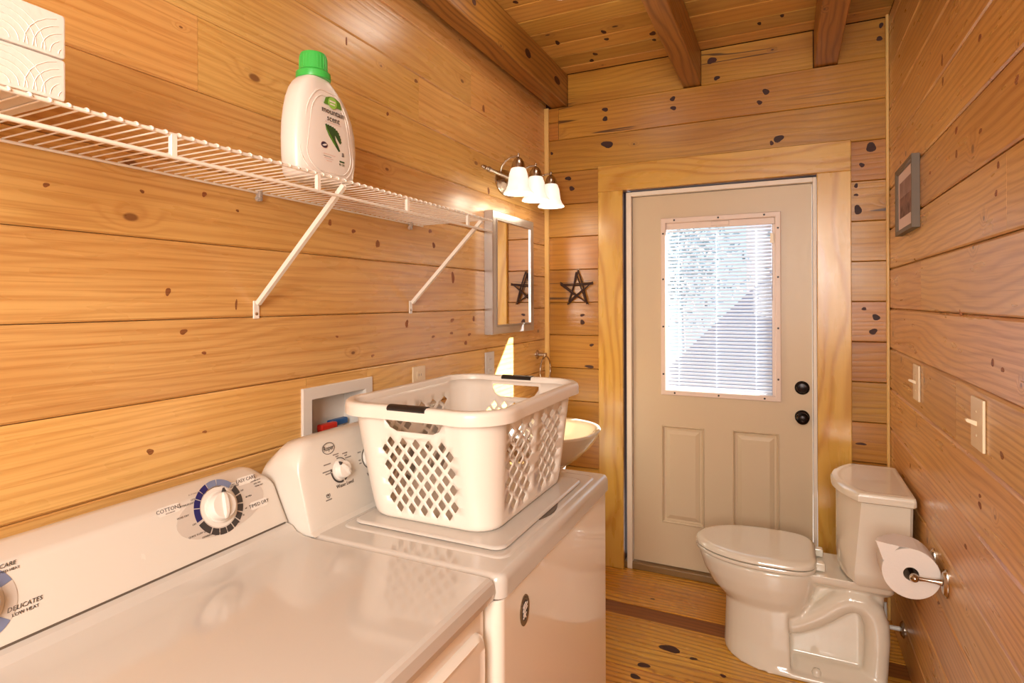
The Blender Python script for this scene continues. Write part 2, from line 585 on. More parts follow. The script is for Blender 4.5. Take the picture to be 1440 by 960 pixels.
# ------------------------------------------------------------------ room shell
XL, XR, YB, ZC = -1.30, 0.44, 3.22, 2.84
YR = -1.30
KNOTS = [["back",-0.918,2.394,0.0333,0.0203],["back",-0.031,2.317,0.0228,0.0179],["back",-0.063,2.299,0.0099,0.0108],["back",0.368,2.227,0.0231,0.0203],["back",0.33,2.147,0.0117,0.0102],["back",0.306,2.05,0.0089,0.0102],["back",0.306,2.006,0.0088,0.0068],["back",0.313,1.934,0.0177,0.0205],["back",-0.089,2.563,0.0166,0.0145],["back",-0.119,2.513,0.0134,0.0109],["back",-0.93,2.594,0.0167,0.0122],["back",-0.93,2.541,0.0167,0.0122],["back",-0.553,2.598,0.0151,0.0116],["back",-0.549,2.547,0.0151,0.0116],["back",-1.257,2.38,0.0091,0.0085],["back",-1.07,1.42,0.013,0.0083],["back",-1.07,1.379,0.0151,0.0124],["back",0.386,1.42,0.0172,0.0135],["back",0.374,1.352,0.0173,0.0135],["back",0.337,1.46,0.0117,0.0068],["back",0.323,0.814,0.0205,0.0068],["back",-1.154,2.222,0.0177,0.0125],["back",-1.132,2.161,0.0176,0.0125],["back",-1.015,1.248,0.0128,0.0082],["back",-1.028,1.123,0.0257,0.0093],["back2",-0.352,2.775,0.0215,0.0189],["back2",-0.327,2.678,0.0142,0.012],["back2",0.412,2.804,0.0086,0.0135],["back2",0.405,2.742,0.0143,0.0101],["floor",-0.458,2.55,0.0398,0.0265],["floor",-0.535,2.39,0.0233,0.0169],["floor",-0.55,2.303,0.0227,0.0135],["floor",-0.356,2.521,0.0149,0.0101],["floor",-0.232,2.456,0.0114,0.0094],["floor",-0.611,2.941,0.0107,0.0072],["ceiling",-0.816,2.805,0.0106,0.0231],["ceiling",-0.825,2.888,0.0109,0.0163],["ceiling",-0.599,2.927,0.0143,0.0238],["ceiling",-0.607,3.002,0.011,0.0125],["ceiling",-0.931,3.035,0.0116,0.0183],["ceiling",-0.973,3.107,0.0119,0.0192],["ceiling",-1.066,2.817,0.0111,0.0248],["ceiling",-1.09,2.354,0.0127,0.0123],["ceiling",-0.012,3.009,0.0101,0.015],["ceiling",-0.112,3.046,0.0103,0.0156],["beam",2.655,2.74,0.0355,0.0214],["beam",3.064,2.745,0.0451,0.0201],["beam",2.1,2.74,0.0182,0.0147],["left",0.632,1.73,0.0054,0.0048],["left",0.818,1.749,0.0048,0.004],["left",0.915,1.431,0.009,0.0068],["left",0.969,1.376,0.0058,0.0044],["left",0.877,1.526,0.006,0.0099],["left",0.971,1.768,0.0058,0.007],["left",1.067,1.741,0.0044,0.0037],["left",1.408,1.751,0.0079,0.009],["left",1.518,1.736,0.0088,0.0071],["left",1.644,1.705,0.0098,0.015],["left",2.154,1.605,0.0127,0.0227],["left",1.816,1.418,0.0107,0.0135],["left",0.834,1.164,0.0081,0.0064],["left",0.97,1.181,0.0058,0.0035],["left",1.062,1.495,0.0033,0.013],["left",2.147,1.421,0.0137,0.0082],["left",2.336,1.422,0.0104,0.0111],["left",2.263,1.316,0.0108,0.0108],["left",1.997,1.359,0.0105,0.0058],["left",1.703,2.18,0.0063,0.0079],["left",2.44,2.42,0.010,0.0202],["left",1.487,2.355,0.0041,0.012],["left",1.978,1.786,0.0104,0.0086],["left",2.489,2.037,0.0109,0.0152],["left",2.004,1.731,0.0112,0.0106],["left",2.141,1.366,0.0117,0.0061],["left",1.438,1.39,0.0065,0.0034],["left",1.615,1.314,0.0077,0.0049],["left",2.296,1.352,0.0131,0.0065],["left",1.882,2.36,0.0096,0.0083],["right",2.194,2.242,0.012,0.0157],["right",2.186,2.175,0.0094,0.0135],["right",1.809,2.155,0.0117,0.0088],["right",1.554,1.962,0.0124,0.0089],["right",2.032,1.983,0.0122,0.0101],["right",1.806,1.921,0.0116,0.0071],["right",2.032,1.915,0.0122,0.0101],["right",1.689,1.746,0.01,0.0066],["right",1.673,1.808,0.0073,0.0097],["right",1.826,1.185,0.0119,0.009],["right",2.73,0.851,0.0105,0.0092],["right",2.001,1.464,0.008,0.0079],["right",1.719,1.352,0.0104,0.0084],["right",1.649,1.343,0.0095,0.0064],["right",1.656,1.149,0.0123,0.0081],["right",1.822,0.984,0.0119,0.009],["right",1.822,1.007,0.0089,0.0054],["right",1.952,0.83,0.0139,0.0058],["right",2.365,1.928,0.0112,0.0062]]

def knots_for(tag, parent, kind, val, sgn):
    """flat oval knots let into the face of the boards"""
    for w, a, c, ha, hb in KNOTS:
        if w != tag:
            continue
        bm = NB()
        n = 14
        ph = random.random() * 6
        pts = []
        for k in range(n):
            t = 2 * pi * k / n
            rr = 1 + 0.16 * sin(2 * t + ph) + 0.10 * sin(3 * t + 2 * ph)
            pts.append((a + ha * rr * cos(t), c + hb * rr * sin(t)))
        f = {'x': lambda p, q, d: (d, p, q), 'y': lambda p, q, d: (p, d, q), 'z': lambda p, q, d: (p, q, d)}[kind]
        prism(bm, pts, f, val - sgn * 0.004, val + sgn * 0.0006)
        fin('knot', bm, M['knotl' if tag in ('left', 'right') else 'knot'], parent)

# --- floor
bm = NB()
box(bm, XL - 0.2, XR + 0.15, YR - 0.1, YB + 0.14, -0.12, -0.026)
floor = struct(fin('floor', bm, M['gap']))
edges = [3.34, 2.85, 2.737, 2.36, 1.98, 1.60, 1.22, 0.84, 0.46, 0.08, -0.30, -0.68, -1.06, -1.30]
for i, (a, b_) in enumerate(zip(edges[:-1], edges[1:])):
    plank(floor, M['floord'] if i == 1 else M['floor'], 'x', 'z', -0.026, 0.0 if i != 1 else -0.003, b_ + 0.001, a - 0.001, XL - 0.005, XR + 0.005, c=0.002)
knots_for('floor', floor, 'z', 0.0, 1)

# --- left wall: siding boards with a hole for the washer supply box
bm = NB()
box(bm, -1.50, -1.335, YR, 1.30, -0.02, ZC + 0.1)
box(bm, -1.50, -1.335, 1.59, YB + 0.14, -0.02, ZC + 0.1)
box(bm, -1.50, -1.335, 1.30, 1.59, -0.02, 0.96)
box(bm, -1.50, -1.335, 1.30, 1.59, 1.23, ZC + 0.1)
box(bm, -1.50, -1.44, 1.30, 1.59, 0.96, 1.23)
wl = struct(fin('wall_left', bm, M['gap']))
gz = [1.0895 + 0.1855 * k for k in range(-6, 11)]
joints = {5: [0.955], 7: [2.32], 3: [2.9], 2: [-0.4], 6: [-0.2, 1.9], 1: [0.1], 8: [0.4], 4: [-0.6]}
def lb(z0, z1, y0, y1, c=0.0045):
    plank(wl, M['side'], 'y', 'x', -1.336, XL, z0 + 0.0008, z1 - 0.0008, y0 + 0.0006, y1 - 0.0006, c=c, c2=c * 0.6)
for k in range(-6, 10):
    z0 = gz[k + 6]
    z1 = gz[k + 7]
    z0 = max(z0, 0.0)
    z1 = min(z1, ZC)
    cuts = [YR] + joints.get(k, []) + [YB + 0.02]
    if k == -1:
        lb(z0, z1, YR, 1.305); lb(z0, z1, 1.585, YB + 0.02); lb(z0, 0.965, 1.305, 1.585)
    elif k == 0:
        lb(z0, z1, YR, 1.305); lb(z0, z1, 1.585, YB + 0.02); lb(1.225, z1, 1.305, 1.585)
    else:
        for a, b_ in zip(cuts[:-1], cuts[1:]):
            lb(z0, z1, a, b_)
knots_for('left', wl, 'x', XL, 1)

# --- right wall
bm = NB()
box(bm, XR + 0.035, XR + 0.15, YR, YB + 0.14, -0.02, ZC + 0.1)
wr = struct(fin('wall_right', bm, M['gap']))
M['sider'] = wood('right wall pine siding', 'y', srgb(224, 176, 108), srgb(212, 160, 92), srgb(168, 106, 50), ring=0.5, streak=0.6, knots=0.30, var=0.10, freq=44, warp=2.8, rough=0.3, coat=0.15, kcol=(0.20, 0.08, 0.03, 1), kscale=(4.5, 5.0))
jr = {2: [2.52], 3: [1.62], 0: [2.05], -1: [0.7], 4: [0.9], 1: [0.5], 5: [2.6], 6: [1.3]}
for k in range(-6, 10):
    z0 = max(1.0895 + 0.1862 * k, 0.0)
    z1 = min(1.0895 + 0.1862 * (k + 1), ZC)
    cuts = [YR] + jr.get(k, []) + [YB + 0.02]
    for a, b_ in zip(cuts[:-1], cuts[1:]):
        plank(wr, M['sider'], 'y', 'x', XR + 0.036, XR, z0 + 0.0008, z1 - 0.0008, a + 0.0006, b_ - 0.0006, c=0.0045, c2=0.008)
knots_for('right', wr, 'x', XR, -1)

# --- back wall of squared logs around the door
DX0, DX1, DZ = -0.835, 0.150, 2.125
bm = NB()
box(bm, XL - 0.05, DX0, YB + 0.045, YB + 0.14, -0.02, ZC + 0.1)
box(bm, DX1, XR + 0.05, YB + 0.045, YB + 0.14, -0.02, ZC + 0.1)
box(bm, DX0, DX1, YB + 0.045, YB + 0.14, DZ, ZC + 0.1)
wb = struct(fin('wall_back', bm, M['gap']))
bz = [2.646 - 0.192 * k for k in range(0, 15)]
def bb(z0, z1, x0, x1, yf=YB, mat='log'):
    plank(wb, M[mat], 'x', 'y', YB + 0.046, yf, z0 + 0.001, z1 - 0.001, x0 + 0.001, x1 - 0.001, c=0.004, c2=0.002)
for k in range(0, 14):
    z1, z0 = bz[k], max(bz[k + 1], 0.0)
    if k == 0:
        bb(z0, (z0 + z1) / 2 + 0.01, XL + 0.01, -1.214)
        bb((z0 + z1) / 2 + 0.01, z1, XL + 0.01, -1.214)
        bb(z0, z1, -1.214, XR - 0.005)
    elif k == 1:
        bb(z0, z1, XL + 0.01, XR - 0.005)
    else:
        bb(z0, z1, XL + 0.01, DX0)
        bb(z0, z1, DX1, XR - 0.005)
bb(bz[2] - 0.192 + 0.05, bz[2] , DX0, DX1)
for a, b_ in ((-1.16, -0.498), (-0.406, 0.125), (0.231, XR - 0.005)):
    bb(2.648, 2.838, a, b_, YB + 0.015)
knots_for('back', wb, 'y', YB, -1)
knots_for('back2', wb, 'y', YB + 0.015, -1)

# --- rear wall behind the camera
bm = NB()
box(bm, XL - 0.1, XR + 0.1, YR - 0.12, YR - 0.035, -0.02, ZC + 0.1)
wrear = struct(fin('wall_rear', bm, M['gap']))
for k in range(-6, 10):
    z0 = max(1.0895 + 0.1855 * k, 0.0)
    z1 = min(1.0895 + 0.1855 * (k + 1), ZC)
    plank(wrear, M['log'], 'x', 'y', YR - 0.036, YR, z0 + 0.001, z1 - 0.001, XL, XR, c=0.0045)

# --- ceiling boards and beams
bm = NB()
box(bm, XL - 0.1, XR + 0.1, YR - 0.05, YB + 0.12, ZC + 0.03, ZC + 0.1)
ceil = struct(fin('ceiling', bm, M['gap']))
y = YB + 0.02
first = True
while y > YR:
    y0 = max(y - (0.11 if first else 0.148), YR)
    plank(ceil, M['ceil'], 'x', 'z', ZC + 0.031, ZC, y0 + 0.0008, y - 0.0008, XL, XR, c=0.006)
    y = y0
    first = False
knots_for('ceiling', ceil, 'z', ZC, -1)
for x0, x1 in ((-1.265, -1.162), (-0.498, -0.407), (0.128, 0.230)):
    bm = NB()
    box(bm, x0, x1, YR, YB + 0.04, 2.65, ZC, bev=0.004, seg=1)
    fin('beam', bm, M['beam'], ceil)
for w, a, c, ha, hb in KNOTS:
    if w == 'beam':
        bm = NB()
        prism(bm, [(a + ha * cos(t * pi / 7), c + hb * sin(t * pi / 7)) for t in range(14)], lambda p, q, d: (d, p, q), -1.166, -1.1614)
        fin('knot', bm, M['knot'], ceil)

# --- corner strips
for i, (x0, x1, zt) in enumerate(((-1.301, -1.272, 2.648), (0.4265, 0.4395, ZC))):
    bm = NB()
    box(bm, x0, x1, YB - 0.016, YB, 0.0, zt, bev=0.003, seg=1)
    struct(fin('trim_%d' % (i + 1), bm, M['strip']))

# --- door casing
YC = 3.198
for nm, x0, x1, z0, z1, mt in (('trim_3', -0.968, -0.826, 0.0, 2.122, 'case'), ('trim_4', 0.138, 0.284, 0.0, 2.122, 'case'), ('trim_5', -0.968, 0.284, 2.122, 2.270, 'caseh')):
    bm = NB()
    box(bm, x0, x1, YC, YB - 0.0005, z0, z1, bev=0.003, seg=1)
    struct(fin(nm, bm, M[mt]))

# ------------------------------------------------------------------ the door
door = bpy.data.objects.new('door_1', None)
door.location = (-0.33, 3.27, 0)
COL.objects.link(door)
door['kind'] = 'structure'
for x0, x1, z0, z1 in ((-0.812, -0.783, 0.0, 2.11), (0.121, 0.138, 0.0, 2.11), (-0.783, 0.121, 2.086, 2.11)):
    bm = NB()
    box(bm, x0, x1, 3.222, 3.34, z0, z1, bev=0.002, seg=1)
    fin('door_jamb', bm, M['jamb'], door)
bm = NB()
box(bm, -0.83, 0.138, 3.2235, 3.36, 0.0005, 0.040, bev=0.006)
fin('threshold', bm, M['threshold'], door)

def door_slab():
    bm = NB()
    X0, X1, Z0, Z1, YF, YK = -0.780, 0.118, 0.046, 2.083, 3.25, 3.295
    win = (-0.600, -0.048, 1.005, 1.930)
    pans = [(-0.625, -0.398, 0.280, 0.817), (-0.258, -0.032, 0.280, 0.822)]
    holes = [win] + pans
    xs = sorted({X0, X1, *[h[0] for h in holes], *[h[1] for h in holes]})
    zs = sorted({Z0, Z1, *[h[2] for h in holes], *[h[3] for h in holes]})
    V = {}
    def v(x, y_, z):
        k = (round(x, 5), round(y_, 5), round(z, 5))
        if k not in V:
            V[k] = bm.verts.new(k)
        return V[k]
    for i in range(len(xs) - 1):
        for j in range(len(zs) - 1):
            cx, cz = (xs[i] + xs[i + 1]) / 2, (zs[j] + zs[j + 1]) / 2
            inw = win[0] < cx < win[1] and win[2] < cz < win[3]
            if not any(h[0] < cx < h[1] and h[2] < cz < h[3] for h in holes):
                bm.faces.new((v(xs[i], YF, zs[j]), v(xs[i + 1], YF, zs[j]), v(xs[i + 1], YF, zs[j + 1]), v(xs[i], YF, zs[j + 1])))
            if not inw:
                bm.faces.new((v(xs[i], YK, zs[j]), v(xs[i], YK, zs[j + 1]), v(xs[i + 1], YK, zs[j + 1]), v(xs[i + 1], YK, zs[j])))
    def ringpts(h, ins, y_):
        a, b_, c, d = h[0] + ins, h[1] - ins, h[2] + ins, h[3] - ins
        return [v(a, y_, c), v(b_, y_, c), v(b_, y_, d), v(a, y_, d)]
    def bridge(r0, r1):
        for i in range(4):
            j = (i + 1) % 4
            bm.faces.new((r0[i], r0[j], r1[j], r1[i]))
    for h in pans:
        lv = [(0, YF), (0.005, YF - 0.004), (0.010, YF + 0.001), (0.014, YF + 0.009), (0.024, YF + 0.010), (0.029, YF + 0.007), (0.046, YF + 0.0005)]
        rs = [ringpts(h, a, b_) for a, b_ in lv]
        for a, b_ in zip(rs[:-1], rs[1:]):
            bridge(a, b_)
        bm.faces.new(rs[-1])
    bridge(ringpts(win, 0, YF), ringpts(win, 0, YK))
    o = [v(X0, YF, Z0), v(X1, YF, Z0), v(X1, YF, Z1), v(X0, YF, Z1)]
    # outer edge: joins every grid point on the border
    bx = [(x, Z0) for x in xs] + [(X1, z) for z in zs[1:]] + [(x, Z1) for x in reversed(xs[:-1])] + [(X0, z) for z in reversed(zs[1:-1])]
    for (a, c), (b_, d) in zip(bx, bx[1:] + bx[:1]):
        bm.faces.new((v(a, YF, c), v(b_, YF, d), v(b_, YK, d), v(a, YK, c)))
    return fin('door_slab', bm, M['doorp'], door)
door_slab()
# vinyl frame of the window in the door
def ring_frame(bm, x0, x1, z0, z1, w, yf, yb, bev=0.004):
    prof = [(0, yb), (0, yf + bev), (bev, yf), (w - bev, yf), (w, yf + bev), (w, yb)]
    rings = []
    for ins, y_ in prof:
        rings.append([(x0 + ins, y_, z0 + ins), (x1 - ins, y_, z0 + ins), (x1 - ins, y_, z1 - ins), (x0 + ins, y_, z1 - ins)])
    loft(bm, rings + [rings[0]], False, False)
bm = NB()
ring_frame(bm, -0.624, -0.022, 0.985, 1.955, 0.028, 3.236, 3.275)
fr = fin('window_frame', bm, M['frame'], door)
bm0 = NB()
lathe(bm0, [(0.0052, 0.0), (0.0052, 0.002), (0.003, 0.003)], (0, 0, 0), (0, -1, 0), n=8)
scr = fin('screw', bm0, M['black'], fr)
spots = [(x, z) for z in (0.999, 1.941) for x in (-0.55, -0.323, -0.10)] + [(x, z) for x in (-0.610, -0.036) for z in (1.10, 1.36, 1.62, 1.87)]
for i, (x, z) in enumerate(spots):
    o = scr if i == 0 else scr.copy()
    if i:
        COL.objects.link(o)
    o.matrix_parent_inverse = Matrix.Identity(4)
    o.location = (x, 3.237, z)
bm = NB()
box(bm, -0.064, -0.0485, 3.262, 3.283, 1.0075, 1.9275)
fin('side_channel', bm, M['frame'], fr)
bm = NB()
box(bm, -0.598, -0.050, 3.284, 3.288, 1.007, 1.928)
fin('window_pane', bm, M['glass'], door)
# lock and knob
bm = NB()
lathe(bm, [(0.034, 0.0), (0.034, 0.006), (0.029, 0.012), (0.026, 0.013), (0.022, 0.02), (0.012, 0.022), (0.001, 0.022)], (0.072, 3.251, 1.063), (0, -1, 0), n=28)
dl = fin('deadbolt', bm, M['knob'], door, True)
bm = NB()
lathe(bm, [(0.034, 0.0), (0.034, 0.006), (0.028, 0.012), (0.014, 0.016), (0.012, 0.03), (0.022, 0.036), (0.029, 0.046), (0.029, 0.056), (0.02, 0.064), (0.012, 0.066), (0.001, 0.0665)], (0.072, 3.251, 0.917), (0, -1, 0), n=28)
dk = fin('door_knob', bm, M['knob'], door, True)
# hinges on the left jamb
for z in (0.32, 1.1, 1.85):
    bm = NB()
    lathe(bm, [(0.006, -0.045), (0.006, 0.045)], (-0.789, 3.243, z), (0, 0, 1), n=8)
    fin('hinge', bm, M['jamb'], door)

# ------------------------------------------------------------------ blind in the door window
bl = thing('window_blind', 'white venetian blind with open slats filling the door window', 'blind', (-0.33, 3.262, 1.015))
bm = NB()
box(bm, -0.596, -0.052, 3.252, 3.272, 1.893, 1.927, bev=0.002, seg=1)
hr = fin('head_rail', bm, M['frame'], bl)
bm = NB()
box(bm, -0.36, -0.27, 3.245, 3.252, 1.900, 1.922, bev=0.002, seg=1)
fin('bracket', bm, M['frame'], hr)
bm = NB()
t = radians(44.6)
hw = 0.0092
d = Vector((0, cos(t), sin(t)))
nn = Vector((0, -sin(t), cos(t)))
r0 = [d * -hw + nn * 0.0003, d * hw + nn * 0.0003, d * hw - nn * 0.0003, d * -hw - nn * 0.0003]
loft(bm, [[Vector((-0.593, 0, 0)) + p for p in r0], [Vector((-0.066, 0, 0)) + p for p in r0]])
sl = fin('slat', bm, M['slat'], bl)
NS = 46
for i in range(NS):
    o = sl if i == 0 else sl.copy()
    if i:
        COL.objects.link(o)
    o.matrix_parent_inverse = Matrix.Translation(-bl.location)
    o.location = (0, 3.262, 1.030 + i * (1.882 - 1.030) / (NS - 1))
bm = NB()
box(bm, -0.593, -0.066, 3.254, 3.270, 1.009, 1.020, bev=0.002, seg=1)
fin('bottom_rail', bm, M['slat'], bl)
for x in (-0.530, -0.335, -0.140):
    bm = NB()
    tube(bm, [(x, 3.2535, 1.015), (x, 3.2535, 1.90)], 0.0009, 5)
    fin('ladder_cord', bm, M['slat'], bl)
bm = NB()
tube(bm, [(-0.062, 3.250, 1.895), (-0.062, 3.247, 1.50)], 0.0022, 6)
fin('tilt_wand', bm, M['clear'], bl)
bm = NB()
box(bm, -0.072, -0.054, 3.238, 3.248, 1.795, 1.845, bev=0.002, seg=1)
fin('tassel', bm, M['cream'], bl)

# ------------------------------------------------------------------ outdoors
bm = NB()
box(bm, -9, 9, 3.40, 16, -0.30, -0.06)
o = fin('ground_outside', bm, M['ground'])
struct(o)
bm = NB()
prism(bm, [(-2.95, -0.3), (2.6, -0.3), (2.6, 2.2), (0.9, 2.55), (-0.13, 1.845), (-1.30, 0.68), (-1.95, 0.03)], lambda a, b_, d_: (a, d_, b_), 7.0, 7.5)
sh = fin('shade_wedge', bm, M['shade_wedge'])  # added wedge, stands in for the diagonal shadow across the blind
sh['label'] = 'blue grey wedge added outdoors, standing in for the diagonal shadow across the blind'
sh['category'] = 'shade_wedge'
bm = NB()
box(bm, -0.53, -0.08, 9.3, 9.6, -0.1, 4.2, bev=0.01, seg=1)
po = fin('porch_post', bm, M['post'])
po['label'] = 'pinkish white post standing outdoors behind the right part of blind'
po['category'] = 'post'
bm = NB()
rnd = random.Random(3)
for i in range(900):
    c = Vector((-1.25 + rnd.gauss(0, 0.34), 7.9 + rnd.gauss(0, 0.3), 2.0 + rnd.gauss(0, 0.38)))
    u = Vector((rnd.gauss(0, 1), rnd.gauss(0, 1), rnd.gauss(0, 1))).normalized() * 0.06
    w = Vector((rnd.gauss(0, 1), rnd.gauss(0, 1), rnd.gauss(0, 1))).normalized() * 0.03
    vs = [bm.verts.new(c + p) for p in (-u, w, u, -w)]
    bm.faces.new(vs)
sroot = thing('garden_shrub', 'tall leafy shrub growing outdoors behind the left part of blind', 'shrub', (-1.25, 7.9, -0.06))
fo = fin('foliage', bm, M['leafm'], sroot)
fo['kind'] = 'stuff'
bm = NB()
tube(bm, [(-1.25, 7.9, -0.06), (-1.22, 7.9, 0.9), (-1.27, 7.92, 2.2)], [0.025, 0.02, 0.01], 8)
fin('trunk', bm, M['leafm'], sroot)

# ------------------------------------------------------------------ washer supply box
sb = thing('washer_supply_box', 'white recessed washing machine supply box in left wall behind washer', 'supply box', (-1.30, 1.445, 1.09))
bm = NB()
def ringx(bm, y0, y1, z0, z1, w, xf, xb, bev=0.002):
    prof = [(0, xb), (0, xf - bev), (bev, xf), (w - bev, xf), (w, xf - bev), (w, xb)]
    rings = [[(x_, y0 + i, z0 + i), (x_, y1 - i, z0 + i), (x_, y1 - i, z1 - i), (x_, y0 + i, z1 - i)] for i, x_ in prof]
    loft(bm, rings + [rings[0]], False, False)
ringx(bm, 1.285, 1.605, 0.945, 1.243, 0.038, -1.292, -1.305)
fin('flange', bm, M['plastic'], sb)
bm = NB()
for a in ((-1.385, -1.300, 1.318, 1.324, 0.975, 1.212), (-1.385, -1.300, 1.566, 1.572, 0.975, 1.212), (-1.385, -1.300, 1.324, 1.566, 0.975, 0.981), (-1.385, -1.300, 1.324, 1.566, 1.206, 1.212), (-1.390, -1.385, 1.318, 1.572, 0.975, 1.212)):
    box(bm, *a)
fin('recess', bm, M['plastic'], sb)
for yc, mt, y0_, y1_, xo in ((1.418, 'red', 1.398, 1.470, 0.0), (1.490, 'blue', 1.466, 1.545, -0.022)):
    bm = NB()
    lathe(bm, [(0.012, 0), (0.012, 0.05), (0.016, 0.05), (0.016, 0.07)], (-1.352, yc, 0.985), (0, 0, 1), n=12)
    lathe(bm, [(0.011, -0.03), (0.011, 0.025)], (-1.352, yc, 1.045), (0, 0, 1), n=12)
    vb = fin('valve', bm, M['chrome'], sb)
    bm = NB()
    box(bm, -1.350 + xo, -1.326 + xo, y0_, y1_, 1.090, 1.111, bev=0.005)
    box(bm, -1.349 + xo, -1.330 + xo, yc - 0.018, yc + 0.010, 1.066, 1.093, bev=0.003)
    fin('handle', bm, M[mt], vb)
    bm = NB()
    tube(bm, [(-1.345, yc - 0.005, 1.048), (-1.315, yc - 0.02, 1.052), (-1.275, yc - 0.035, 1.035), (-1.25, yc - 0.035, 0.98), (-1.24, yc - 0.03, 0.80)], 0.013, 10)
    fin('hose', bm, M['black'], vb, True)

# ------------------------------------------------------------------ dryer
def face_frame(x0, z0, x1, z1):
    up = Vector((x1 - x0, 0, z1 - z0)).normalized()
    nr = Vector((0, 1, 0)).cross(up)
    def P(y_, z, off=0.0):
        x = x0 + (x1 - x0) * (z - z0) / (z1 - z0)
        return Vector((x, y_, z)) + nr * off
    return P, up, nr

def console(bm, prof, y0, y1, r, ztop):
    """profile (x,z) swept along y with rounded top corners"""
    rings = []
    ds = [0, 0.02, 0.06, 0.13, 0.22, 0.35, 0.5, 0.7, 1.0]
    ys = [y0 + r * q for q in ds] + [y1 - r * q for q in reversed(ds)]
    for y_ in ys:
        dd = min(y_ - y0, y1 - y_, r)
        zm = ztop - r + sqrt(max(r * r - (r - dd) ** 2, 0))
        zb = min(z for x, z in prof)
        kz = (zm - zb) / (ztop - zb)
        rings.append([(x, y_, zb + (z - zb) * kz) for x, z in prof])
    loft(bm, rings)

def disc_on(bm, P, up, cy, cz, ry, rs, off, h, n=32, rot=0.0):
    """elliptic plate lying on a console face: ry along y, rs along the slope"""
    r = Vector((0, 1, 0))
    nr = r.cross(up)
    c = P(cy, cz, off)
    pts0, pts1 = [], []
    for k in range(n):
        a, b_ = ry * cos(2 * pi * k / n), rs * sin(2 * pi * k / n)
        p = r * (a * cos(rot) - b_ * sin(rot)) + up * (a * sin(rot) + b_ * cos(rot))
        pts0.append(c + p)
        pts1.append(c + p + nr * h)
    loft(bm, [pts0, pts1])

def arc_on(bm, P, up, cy, cz, ri, ro, a0, a1, off, h, n=8):
    r = Vector((0, 1, 0))
    nr = r.cross(up)
    c = P(cy, cz, off)
    lo = []
    for k in range(n + 1):
        a = radians(a0 + (a1 - a0) * k / n)
        dd = r * cos(a) + up * sin(a)
        lo.append([c + dd * ri, c + dd * ro, c + dd * ro + nr * h, c + dd * ri + nr * h])
    loft(bm, lo)

dr = thing('dryer', 'white clothes dryer nearest the camera with dial console along its back', 'dryer', (-0.86, 0.637, 0.0))
bm = NB()
rrect_loft(bm, -1.2, -0.537, 0.262, 1.008, 0.012, [(0.03, 0), (0.909, 0)])
cab = fin('cabinet', bm, M['enamel'], dr, True)
bm = NB()
prof = [(-0.530, 0.912), (-0.521, 0.915), (-0.517, 0.930), (-0.5185, 0.950), (-0.522, 0.957), (-0.530, 0.960), (-0.56, 0.9602), (-0.75, 0.9605), (-0.98, 0.960), (-1.012, 0.962), (-1.034, 0.969), (-1.048, 0.980), (-1.060, 0.984), (-1.2, 0.984), (-1.2, 0.912)]
rings = []
for y_, ins in ((0.260, 0.006), (0.263, 0.002), (0.268, 0), (1.003, 0), (1.008, 0.002), (1.0105, 0.006)):
    rings.append([(x, y_, z - ins if z > 0.94 else z) for x, z in prof])
loft(bm, rings)
fin('top_panel', bm, M['deck'], dr, True, 18)
bm = NB()
dprof = [(-1.060, 0.9865), (-1.0605, 0.9875), (-1.099, 1.088), (-1.102, 1.094), (-1.110, 1.099), (-1.150, 1.112), (-1.168, 1.113), (-1.185, 1.104), (-1.196, 1.085), (-1.2, 0.982)]
console(bm, dprof, 0.262, 1.006, 0.05, 1.113)
con = fin('console', bm, M['deckp'], dr, True, 40)
bm = NB()
box(bm, -1.075, -1.0592, 0.272, 0.998, 0.983, 0.9875)
fin('seam', bm, M['dark'], dr)
P, up, nr = face_frame(-1.06, 0.986, -1.099, 1.088)
R_ = Vector((0, 1, 0))
bm = NB()
disc_on(bm, P, up, 0.855, 1.060, 0.106, 0.0475, 0.0002, 0.0006, 40, rot=radians(4))
fin('dial_plate', bm, M['greyp'], con)
CY, CZ = 0.847, 1.0665
bm = NB()
disc_on(bm, P, up, CY, CZ, 0.0415, 0.0415, 0.0007, 0.0006, 36)
fin('dial_ring', bm, M['plastic'], con)
def seg(a0, a1, mt):
    bm = NB()
    arc_on(bm, P, up, CY, CZ, 0.044, 0.057, a0, a1, 0.0008, 0.0006, 6)
    fin('dial_segment', bm, M[mt], con)
for a0, a1 in ((196, 168), (166, 148), (146, 130), (128, 110)):
    seg(a0, a1, 'navy')
for a0, a1 in ((108, 84), (82, 44)):
    seg(a0, a1, 'slate')
for a0, a1 in ((34, 14), (11, -8), (-11, -28), (-31, -47), (-50, -66), (-69, -84), (-87, -103), (-106, -124), (-127, -158)):
    seg(a0, a1, 'ink')
